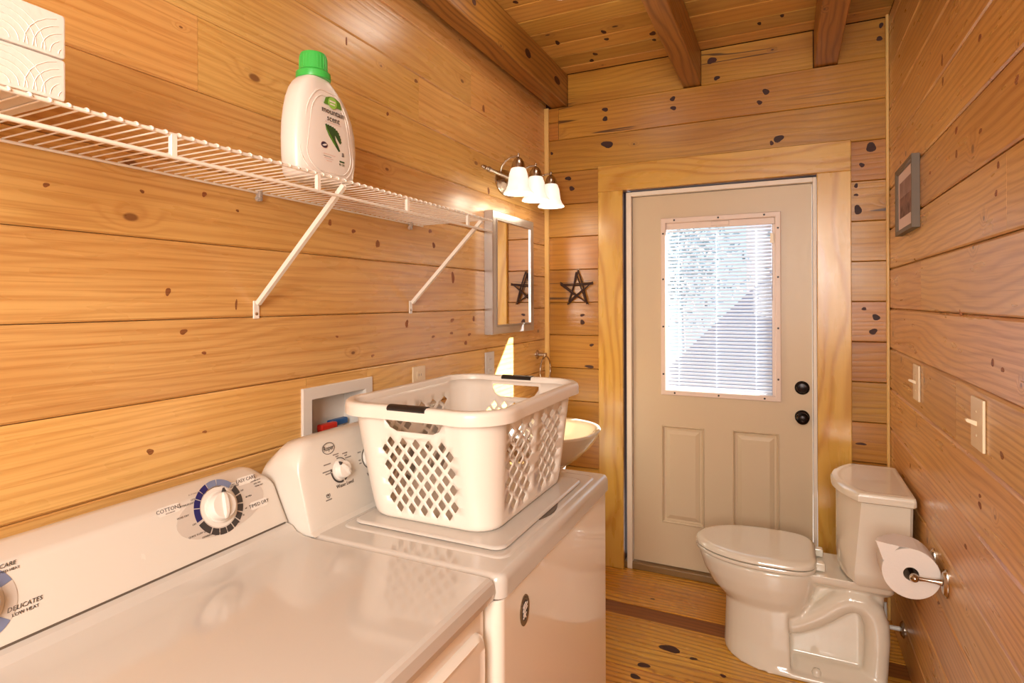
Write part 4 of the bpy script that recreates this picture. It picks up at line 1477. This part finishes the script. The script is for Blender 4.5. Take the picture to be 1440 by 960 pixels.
for y_, s_ in ((2.33, -1), (3.05, 1)):
    bm = NB()
    lathe(bm, [(0.008, 0.0), (0.011, 0.006), (0.011, 0.016), (0.007, 0.022), (0.009, 0.030), (0.006, 0.038), (0.001, 0.040)], (-1.23, y_, 2.108), (0, s_, 0), n=12)
    fin('finial', bm, M['chrome'], vl, True, 40)
bm = NB()
lathe(bm, [(0.012, 0.0), (0.012, 0.04), (0.0095, 0.05)], (-1.275, 2.69, 2.108), (1, 0, 0), n=12)
fin('stem', bm, M['chrome'], vl, True, 40)
XS = -1.139
for y_ in (2.485, 2.695, 2.905):
    bm = NB()
    pts = []
    for k in range(11):
        a = pi - pi * 0.55 * k / 10
        pts.append((XS - 0.018 + 0.075 * cos(a) * 1.0, y_, 2.118 + 0.068 * sin(a)))
    pts += [(XS - 0.004, y_, 2.186), (XS, y_, 2.183), (XS, y_, 2.17)]
    tube(bm, pts, 0.0045, 8)
    lathe(bm, [(0.009, 0), (0.009, 0.012), (0.006, 0.015)], (-1.232, y_, 2.110), (0, 0, 1), n=10)
    lathe(bm, [(0.006, 0), (0.007, 0.006), (0.004, 0.014), (0.001, 0.016)], (XS, y_, 2.184), (0, 0, 1), n=10)
    fin('arm', bm, M['chrome'], vl, True, 50)
    bm = NB()
    lathe(bm, [(0.010, 2.178), (0.018, 2.172), (0.027, 2.158), (0.032, 2.142), (0.033, 2.128), (0.030, 2.126)], (XS, y_, 0), (0, 0, 1), n=20)
    fin('socket_cup', bm, M['chrome'], vl, True, 40)
    bm = NB()
    po_ = [(0.028, 2.132), (0.036, 2.124), (0.044, 2.100), (0.048, 2.070), (0.051, 2.048), (0.060, 2.026), (0.070, 2.014), (0.071, 2.008), (0.068, 2.009), (0.057, 2.024), (0.048, 2.047), (0.045, 2.070), (0.041, 2.100), (0.033, 2.121), (0.025, 2.128)]
    lathe(bm, po_, (XS, y_, 0), (0, 0, 1), n=32, cap=False)
    fin('lamp_shade', bm, M['shade'], vl, True, 60)
    bm = NB()
    lathe(bm, [(0.012, 2.125), (0.014, 2.10), (0.024, 2.08), (0.028, 2.06), (0.024, 2.04), (0.012, 2.03), (0.001, 2.028)], (XS, y_, 0), (0, 0, 1), n=16)
    fin('bulb', bm, M['bulb'], vl, True, 60)
    ld = bpy.data.lights.new('bulb_light', 'POINT')
    ld.energy = LAMP_VANITY
    ld.color = (1.0, 0.88, 0.70)
    ld.shadow_soft_size = 0.035
    lo_ = bpy.data.objects.new('bulb_light', ld)
    lo_.location = (XS, y_, 1.985)
    COL.objects.link(lo_)

# ------------------------------------------------------------------ mirror
mi = thing('wall_mirror', 'tall mirror in a wide silver frame on left wall', 'mirror', (-1.28, 2.685, 1.343))
bm = NB()
ringx(bm, 2.443, 2.932, 1.343, 1.936, 0.038, -1.253, -1.2995, bev=0.003)
fin('frame', bm, M['silver'], mi)
bm = NB()
ringx(bm, 2.480, 2.895, 1.380, 1.899, 0.008, -1.250, -1.258, bev=0.002)
fin('inner_bead', bm, M['silver'], mi)
bm = NB()
box(bm, -1.268, -1.258, 2.478, 2.897, 1.378, 1.901)
fin('mirror_glass', bm, M['mirror'], mi)

# ------------------------------------------------------------------ twig star
tw = thing('twig_star', 'dark twig star hanging on the log wall left of door', 'ornament', (-1.095, 3.206, 1.573))
rnd = random.Random(5)
cx, cz, r = -1.095, 1.572, 0.104
tip = [(cx + r * cos(radians(90 + 72 * k)) * (1.02), cz + r * sin(radians(90 + 72 * k)) * 0.96) for k in range(5)]
for k in range(5):
    a, b_ = tip[k], tip[(k + 2) % 5]
    for j in range(2):
        e = 0.010
        p0 = Vector((a[0] + rnd.uniform(-e, e), 3.212 - 0.004 * k * 0.9, a[1] + rnd.uniform(-e, e)))
        p1 = Vector((b_[0] + rnd.uniform(-e, e), 3.212 - 0.004 * ((k * 2) % 5) * 0.9, b_[1] + rnd.uniform(-e, e)))
        mid = (p0 + p1) / 2 + Vector((rnd.uniform(-.006, .006), 0, rnd.uniform(-.006, .006)))
        bm = NB()
        tube(bm, [p0, mid, p1], [0.0052, 0.0042, 0.0034], 6)
        fin('twig', bm, M['twig'], tw, True, 60)
bm = NB()
tube(bm, [(cx, 3.208, cz + 0.098), (cx - 0.003, 3.212, cz + 0.112), (cx + 0.003, 3.216, cz + 0.118), (cx + 0.004, 3.21, cz + 0.10)], 0.0012, 5)
fin('hanging_wire', bm, M['chrome'], tw)

# ------------------------------------------------------------------ outlets on the left wall
def wall_plate(name, label, cat, y0, y1, z0, z1, x, sgn, mat, kind, group=None):
    o = thing(name, label, cat, (x, (y0 + y1) / 2, (z0 + z1) / 2), group)
    bm = NB()
    xa, xb = sorted((x + sgn * 0.0005, x + sgn * 0.008))
    box(bm, xa, xb, y0, y1, z0, z1, bev=0.003, seg=2)
    pl = fin('cover_plate', bm, M[mat], o, True, 40)
    yc, zc = (y0 + y1) / 2, (z0 + z1) / 2
    if kind == 'outlet':
        for dz in (-0.027, 0.027):
            bm = NB()
            q = rrect(yc - 0.020, yc + 0.020, zc + dz - 0.017, zc + dz + 0.017, 0.012, 4)
            loft(bm, [[(x + sgn * 0.0075, a, b_) for a, b_ in q], [(x + sgn * 0.0105, a, b_) for a, b_ in q]])
            rc = fin('receptacle', bm, M[mat], o)
            for dy in (-0.007, 0.007):
                bm = NB()
                xa, xb = sorted((x + sgn * 0.0100, x + sgn * 0.0109))
                box(bm, xa, xb, yc + dy - 0.001, yc + dy + 0.001, zc + dz - 0.002, zc + dz + 0.007)
                fin('slot', bm, M['black'], rc)
    else:
        bm = NB()
        q = [(0.0, -0.006), (0.022, 0.004), (0.024, 0.009), (0.020, 0.012), (0.0, 0.006)]
        prism(bm, q, lambda a, b_, d_: (x + sgn * (0.007 + a), d_, zc + b_), yc - 0.005, yc + 0.005)
        fin('toggle', bm, M[mat], o)
        for dz in (-0.03, 0.03):
            bm = NB()
            lathe(bm, [(0.003, 0), (0.003, 0.001), (0.001, 0.0016)], (x + sgn * 0.008, yc, zc + dz), (sgn, 0, 0), n=8)
            fin('screw', bm, M[mat], pl)
    return o
wall_plate('wall_outlet', 'cream wall outlet on left wall above the back of basket', 'outlet', 1.846, 1.930, 1.125, 1.250, XL, 1, 'cream', 'outlet')
wall_plate('wall_outlet', 'pale grey wall outlet on left wall below the mirror', 'outlet', 2.440, 2.530, 1.130, 1.258, XL, 1, 'greyplate', 'outlet')
wall_plate('light_switch', 'cream toggle switch on right wall below the picture, nearer the corner', 'switch', 2.525, 2.625, 1.130, 1.262, XR, -1, 'cream', 'switch')
wall_plate('light_switch', 'cream toggle switch on right wall farther from the door, larger in view', 'switch', 1.768, 1.868, 1.124, 1.254, XR, -1, 'cream', 'switch')

# ------------------------------------------------------------------ towel ring
tr = thing('towel_ring', 'nickel towel ring on left wall beside the corner strip', 'towel ring', (-1.30, 3.085, 1.19))
bm = NB()
lathe(bm, [(0.026, 0.0005), (0.026, 0.006), (0.020, 0.011), (0.010, 0.014), (0.009, 0.045), (0.013, 0.050), (0.012, 0.058), (0.001, 0.062)], (-1.30, 3.085, 1.195), (1, 0, 0), n=20)
fin('post', bm, M['chrome'], tr, True, 40)
bm = NB()
pts = [(-1.250, 3.09 + 0.078 * sin(2 * pi * k / 32), 1.185 - 0.078 + 0.078 * cos(2 * pi * k / 32)) for k in range(33)]
tube(bm, pts, 0.0045, 8, cap=False)
fin('ring', bm, M['chrome'], tr, True, 60)

# ------------------------------------------------------------------ pedestal sink
sk = thing('pedestal_sink', 'white pedestal sink in the far left corner behind the washer', 'sink', (-1.06, 2.69, 0.0))
def sink_ring(sx_, z, ins=0.0, n=40):
    out = []
    xb, xf, hw_ = -1.295 + ins, -0.822 - ins, 0.275 - ins
    for k in range(n):
        a = 2 * pi * k / n
        c_, s_ = cos(a), sin(a)
        x = -1.09 + (0.268 - ins) * sx_ * c_ if c_ > 0 else -1.09 + max((0.205 - ins) * c_ * 1.0, -0.205) * (0.6 + 0.4 * sx_)
        y_ = 2.69 + hw_ * sx_ * math.copysign(abs(s_) ** 0.8, s_)
        out.append((x, y_, z))
    return out
bm = NB()
lv = [(0.42, 0.700, 0), (0.55, 0.715, 0), (0.72, 0.752, 0), (0.86, 0.795, 0), (0.95, 0.835, 0), (0.995, 0.858, 0), (1.0, 0.866, 0), (0.985, 0.872, 0), (0.93, 0.869, 0.004), (0.88, 0.850, 0.006), (0.80, 0.800, 0.006), (0.62, 0.755, 0.006), (0.3, 0.735, 0.006), (0.05, 0.732, 0.0)]
loft(bm, [sink_ring(a, b_, c_) for a, b_, c_ in lv])
fin('basin', bm, M['porcelain'], sk, True, 60)
bm = NB()
loft(bm, [[(-1.11 + rx * cos(t * pi / 14), 2.69 + ry * sin(t * pi / 14), z) for t in range(28)] for z, rx, ry in ((0.0, 0.13, 0.12), (0.03, 0.13, 0.12), (0.08, 0.10, 0.09), (0.35, 0.085, 0.08), (0.6, 0.10, 0.095), (0.705, 0.128, 0.125))])
fin('pedestal', bm, M['porcelain'], sk, True, 60)

# ------------------------------------------------------------------ toilet
TY = 2.74
to = thing('toilet', 'white two piece toilet with closed lid against the right wall', 'toilet', (0.02, TY, 0.0))
def egg(xf, xb, hw_, z, n=40, xm=None, eb=2.6, ef=2.05):
    xm = xb - (xb - xf) * 0.40 if xm is None else xm
    out = []
    for k in range(n):
        a = 2 * pi * k / n
        c_, s_ = cos(a), sin(a)
        if c_ >= 0:
            x = xm + (xb - xm) * abs(c_) ** (2 / eb)
            y_ = hw_ * math.copysign(abs(s_) ** (2 / eb), s_)
        else:
            x = xm - (xm - xf) * abs(c_) ** (2 / ef)
            y_ = hw_ * math.copysign(abs(s_) ** (2 / ef), s_)
        out.append((x, TY + y_, z))
    return out
bm = NB()
# bowl
loft(bm, [egg(-0.15, 0.02, 0.10, 0.165), egg(-0.20, 0.05, 0.125, 0.19), egg(-0.255, 0.08, 0.150, 0.225), egg(-0.305, 0.10, 0.170, 0.275), egg(-0.338, 0.115, 0.182, 0.33), egg(-0.355, 0.12, 0.187, 0.38), egg(-0.357, 0.12, 0.187, 0.398), egg(-0.35, 0.115, 0.182, 0.404)])
# pedestal column with a rounded front
def ped(xf, xb, hw_, z):
    out = []
    for k in range(21):
        a = radians(90 + 180 * k / 20)
        out.append((xb - 0.06 + (xb - 0.06 - xf) * cos(a) , TY + hw_ * math.copysign(abs(sin(a)) ** 0.9, sin(a)), z))
    out += [(xb, TY - hw_, z), (xb, TY + hw_, z)]
    return out
loft(bm, [ped(-0.252, 0.012, 0.192, 0.0), ped(-0.252, 0.012, 0.188, 0.02), ped(-0.249, 0.010, 0.168, 0.09), ped(-0.246, 0.006, 0.158, 0.17), ped(-0.246, 0.0, 0.152, 0.27)])
# web behind, foot plate, rear deck
box(bm, -0.05, 0.335, TY - 0.075, TY + 0.075, 0.0, 0.37, bev=0.012)
box(bm, 0.26, 0.345, TY - 0.085, TY + 0.085, 0.0, 0.38, bev=0.02)
loft(bm, [[(a, b_, z) for a, b_ in rrect(-0.06, 0.345, TY - 0.195, TY + 0.195, 0.03)] for z in (0.0, 0.022)] )
loft(bm, [[(a, b_, z) for a, b_ in rrect(0.02, 0.345, TY - hw_, TY + hw_, 0.03)] for z, hw_ in ((0.022, 0.165), (0.05, 0.11))])
loft(bm, [[(a, b_, z) for a, b_ in rrect(0.03, 0.375, TY - hw_, TY + hw_, 0.03)] for z, hw_ in ((0.345, 0.085), (0.372, 0.125), (0.402, 0.130))])
for s_ in (-1, 1):
    path = [(-0.02, 0.165), (0.03, 0.178), (0.09, 0.212), (0.14, 0.250), (0.185, 0.292), (0.225, 0.314), (0.268, 0.312), (0.300, 0.284), (0.316, 0.235), (0.318, 0.17), (0.315, 0.10), (0.310, 0.03), (0.31, 0.0)]
    tube(bm, [(x, TY + s_ * 0.088, z) for x, z in path], [0.040, 0.042, 0.043, 0.044, 0.046, 0.047, 0.047, 0.046, 0.045, 0.044, 0.043, 0.044, 0.046], 14)
bmesh.ops.recalc_face_normals(bm, faces=bm.faces)
bowl = fin('bowl', bm, M['porcelain'], to, True, 0)
rm = bowl.modifiers.new('remesh', 'REMESH')
rm.mode = 'VOXEL'
rm.voxel_size = 0.006
rm.use_smooth_shade = True
sm = bowl.modifiers.new('smooth', 'SMOOTH')
sm.iterations = 7
sm.factor = 0.6
for s_ in (-1, 1):
    bm = NB()
    lathe(bm, [(0.017, 0.0), (0.017, 0.012), (0.013, 0.022), (0.001, 0.026)], (0.105, TY + s_ * 0.155, 0.020), (0, 0, 1), n=16)
    fin('bolt_cap', bm, M['porcelain'], to, True, 50)
# seat and lid
def flat_egg(ins, z, xf=-0.372, xb=0.112, hw_=0.193):
    return egg(xf + ins, xb - ins * 0.6, hw_ - ins, z, n=48, xm=-0.10, eb=4.2, ef=2.0)
bm = NB()
loft(bm, [flat_egg(0.006, 0.407), flat_egg(0.001, 0.411), flat_egg(0.0, 0.418), flat_egg(0.003, 0.424)])
fin('seat', bm, M['porcelain'], to, True, 50)
bm = NB()
loft(bm, [flat_egg(0.004, 0.4275), flat_egg(0.0, 0.431), flat_egg(0.001, 0.440), flat_egg(0.007, 0.448), flat_egg(0.02, 0.4535), flat_egg(0.03, 0.4555), flat_egg(0.06, 0.457)])
fin('lid', bm, M['porcelain'], to, True, 50)
for s_ in (-1, 1):
    bm = NB()
    box(bm, 0.098, 0.140, TY + s_ * 0.075 - 0.018, TY + s_ * 0.075 + 0.018, 0.405, 0.438, bev=0.006)
    fin('hinge', bm, M['porcelain'], to, True, 40)
# tank
def tank_ring(x0, xm_, x1, hw_, z, r=0.02):
    """bowed front towards -x"""
    n = 14
    out = []
    for k in range(n + 1):
        f = -1 + 2 * k / n
        out.append((x0 - (x0 - xm_) * (1 - f * f), TY - f * (hw_ - 0.008) if abs(f) < 1 else TY - f * hw_, z))
    out[0] = (x0 + 0.008, TY + hw_, z)
    out[-1] = (x0 + 0.008, TY - hw_, z)
    out += [(x1 - 0.01, TY - hw_, z), (x1, TY - hw_ + 0.01, z), (x1, TY + hw_ - 0.01, z), (x1 - 0.01, TY + hw_, z)]
    return out
bm = NB()
loft(bm, [tank_ring(0.240, 0.200, 0.395, 0.175, 0.412), tank_ring(0.226, 0.188, 0.410, 0.192, 0.430), tank_ring(0.224, 0.184, 0.414, 0.198, 0.47), tank_ring(0.246, 0.184, 0.418, 0.212, 0.742)])
fin('tank', bm, M['porcelain'], to, True, 35)
bm = NB()
loft(bm, [tank_ring(0.240, 0.172, 0.424, 0.222, 0.7435), tank_ring(0.234, 0.166, 0.426, 0.227, 0.748), tank_ring(0.234, 0.165, 0.426, 0.227, 0.768), tank_ring(0.240, 0.171, 0.424, 0.221, 0.778), tank_ring(0.252, 0.184, 0.418, 0.208, 0.782), tank_ring(0.262, 0.196, 0.408, 0.196, 0.7805), tank_ring(0.270, 0.206, 0.402, 0.186, 0.7795)])
fin('tank_lid', bm, M['porcelain'], to, True, 40)
bm = NB()
lathe(bm, [(0.012, 0), (0.012, 0.008), (0.006, 0.012), (0.006, 0.02)], (0.232, TY + 0.15, 0.69), (-1, 0, 0), n=12)
box(bm, 0.205, 0.214, TY + 0.07, TY + 0.155, 0.684, 0.696, bev=0.003)
fin('flush_lever', bm, M['chrome'], to, True, 40)

# supply pipe at the wall behind the toilet
sp = thing('supply_pipe', 'white water supply stub with round nickel escutcheon behind the toilet foot', 'pipe', (0.44, 2.885, 0.125))
bm = NB()
lathe(bm, [(0.034, 0.0006), (0.034, 0.003), (0.026, 0.010), (0.012, 0.014)], (0.44, 2.885, 0.125), (-1, 0, 0), n=24)
fin('escutcheon', bm, M['chrome'], sp, True, 40)
bm = NB()
tube(bm, [(0.436, 2.885, 0.125), (0.372, 2.885, 0.125)], 0.009, 10)
lathe(bm, [(0.014, -0.018), (0.014, 0.018), (0.008, 0.03), (0.006, 0.10)], (0.375, 2.885, 0.125), (0, 0, 1), n=10)
fin('pipe', bm, M['plastic'], sp, True, 50)

# ------------------------------------------------------------------ toilet paper and holder
hd = thing('toilet_paper_holder', 'nickel two post toilet paper holder on the right wall', 'paper holder', (0.44, 2.235, 0.645))
RX, RZ = 0.352, 0.642
for y_ in (2.150, 2.318):
    s_ = 1 if y_ < 2.2 else -1
    bm = NB()
    loft(bm, [[(0.4394 - h, y_ + 0.019 * q * cos(t * pi / 12), 0.640 + 0.044 * q * sin(t * pi / 12)) for t in range(24)] for h, q in ((0.0, 1.0), (0.004, 1.0), (0.008, 0.85), (0.011, 0.80), (0.014, 0.55))])
    fin('mount', bm, M['chrome'], hd, True, 40)
    bm = NB()
    tube(bm, [(0.430, y_, 0.642), (0.412, y_, 0.642), (0.385, y_, 0.642), (0.366, y_, RZ)], [0.012, 0.007, 0.0055, 0.0075], 12)
    lathe(bm, [(0.001, -0.014), (0.009, -0.011), (0.0135, -0.003), (0.0135, 0.004), (0.009, 0.012), (0.0065, 0.02)], (RX + 0.004, y_, RZ), (0, s_, 0), n=16)
    fin('arm', bm, M['chrome'], hd, True, 50)
bm = NB()
tube(bm, [(RX + 0.004, 2.160, RZ), (RX + 0.004, 2.308, RZ)], 0.0065, 10)
fin('spindle', bm, M['chrome'], hd, True, 50)
tp = thing('toilet_paper_roll', 'white toilet paper roll with folded end on the holder', 'toilet paper', (RX, 2.23, RZ))
bm = NB()
n = 40
Y0, Y1, ro, ri = 2.176, 2.290, 0.079, 0.021
OZ = -0.012
rings = []
for y_, rr in ((Y0, ri), (Y0 - 0.0, ro - 0.002), (Y0 + 0.002, ro), (Y1 - 0.002, ro), (Y1, ro - 0.002), (Y1, ri)):
    cz_ = RZ + (0.0 if rr < 0.03 else 0.0)
    rings.append([(RX + rr * cos(2 * pi * k / n), y_, cz_ + OZ * 0 + rr * sin(2 * pi * k / n)) for k in range(n)])
loft(bm, rings + [rings[0]], False, False)
fin('roll', bm, M['paper'], tp, True, 50)
bm = NB()
lathe(bm, [(0.0212, 0.0), (0.0212, 0.113), (0.0195, 0.113), (0.0195, 0.0)], (RX, Y0 + 0.0005, RZ), (0, 1, 0), n=24, cap=False)
fin('core', bm, plain('brown card', srgb(150, 124, 100), 0.9, noise=0.05), tp, True, 50)
bm = NB()
top = [(RX + 0.0795 * sin(radians(a)), RZ + 0.0795 * cos(radians(a))) for a in (30, 15, 0)]
top += [(RX - 0.03, RZ + 0.082), (RX - 0.065, RZ + 0.085)]
r0 = [Vector((x, Y0 + 0.001, z)) for x, z in top] + [Vector((RX - 0.094, Y0 + 0.004, RZ + 0.088))]
r1 = [Vector((x, Y1 - 0.001, z)) for x, z in top] + [Vector((RX - 0.088, Y0 + 0.03, RZ + 0.088))]
r1[4] = Vector((RX - 0.060, Y1 - 0.035, RZ + 0.084))
loft(bm, [r0, r1], False, False, closed=False)
a_, b_, c_ = Vector((RX - 0.094, Y0 + 0.004, RZ + 0.088)), Vector((RX - 0.030, Y0 + 0.001, RZ + 0.082)), Vector((RX - 0.074, Y0 + 0.002, RZ + 0.030))
e_ = Vector((0, -0.002, 0))
bm.faces.new([bm.verts.new(p) for p in (a_ + e_, b_ + e_, c_ + e_)])
fl = fin('loose_sheet', bm, M['paper'], tp)
mo = fl.modifiers.new('thickness', 'SOLIDIFY')
mo.thickness = 0.0012

# ------------------------------------------------------------------ picture on the right wall
pc = thing('framed_picture', 'small grey framed sepia picture on the right wall', 'picture', (0.44, 2.70, 1.77))
def rx(bm, y0, y1, z0, z1, w, xf, xb):
    prof = [(0, xb), (0, xf), (w * 0.7, xf), (w, xf + 0.006), (w, xb)]
    loft(bm, [[(x_, y0 + i, z0 + i), (x_, y1 - i, z0 + i), (x_, y1 - i, z1 - i), (x_, y0 + i, z1 - i)] for i, x_ in prof] + [[(xb, y0, z0), (xb, y1, z0), (xb, y1, z1), (xb, y0, z1)]], False, False)
bm = NB()
rx(bm, 2.525, 2.880, 1.766, 2.034, 0.020, 0.414, 0.4392)
fin('frame', bm, M['framew'], pc)
bm = NB()
box(bm, 0.424, 0.430, 2.544, 2.861, 1.785, 2.015)
fin('mat_board', bm, M['mat'], pc)
bm = NB()
box(bm, 0.4232, 0.4242, 2.590, 2.830, 1.832, 1.912)
fin('print', bm, M['photo'], pc)
bm = NB()
box(bm, 0.4232, 0.4242, 2.590, 2.830, 1.9125, 1.975)
fin('print', bm, M['photo2'], pc)

# ------------------------------------------------------------------ ceiling lamp and added fill panels
dl_ = thing('ceiling_lamp', 'white dome ceiling lamp between the two left beams', 'lamp', (-0.80, 2.17, ZC))
bm = NB()
lathe(bm, [(0.15, -0.0005), (0.15, -0.02), (0.14, -0.03)], (-0.80, 2.17, ZC), (0, 0, 1), n=36)
fin('flange', bm, M['flange'], dl_, True, 40)
bm = NB()
lathe(bm, [(0.138, -0.03), (0.135, -0.05), (0.115, -0.08), (0.08, -0.10), (0.04, -0.11), (0.001, -0.112)], (-0.80, 2.17, ZC), (0, 0, 1), n=36)
fin('dome', bm, M['dome'], dl_, True, 60)
def fill_panel(x, y_, label):  # glowing panel added to brighten the room, no fixture hangs here
    zt = 2.6495
    o = thing('fill_panel', label, 'lamp', (x, y_, zt), None)
    bm = NB()
    rings = []
    for ins, z in ((0, zt), (0, zt - 0.05), (0.02, zt - 0.05), (0.02, zt - 0.04)):
        rings.append([(x - 0.29 + ins, y_ - 0.30 + ins, z), (x + 0.29 - ins, y_ - 0.30 + ins, z), (x + 0.29 - ins, y_ + 0.30 - ins, z), (x - 0.29 + ins, y_ + 0.30 - ins, z)])
    loft(bm, rings, True, False)
    fin('frame', bm, M['flange'], o)
    bm = NB()
    box(bm, x - 0.27, x + 0.27, y_ - 0.28, y_ + 0.28, zt - 0.045, zt - 0.035)
    fin('diffuser', bm, M['panel'], o)
fill_panel(0.12, -0.62, 'added square fill panel under the ceiling beams behind the camera')
fill_panel(0.12, 0.25, 'added square fill panel under the ceiling beams above the camera')
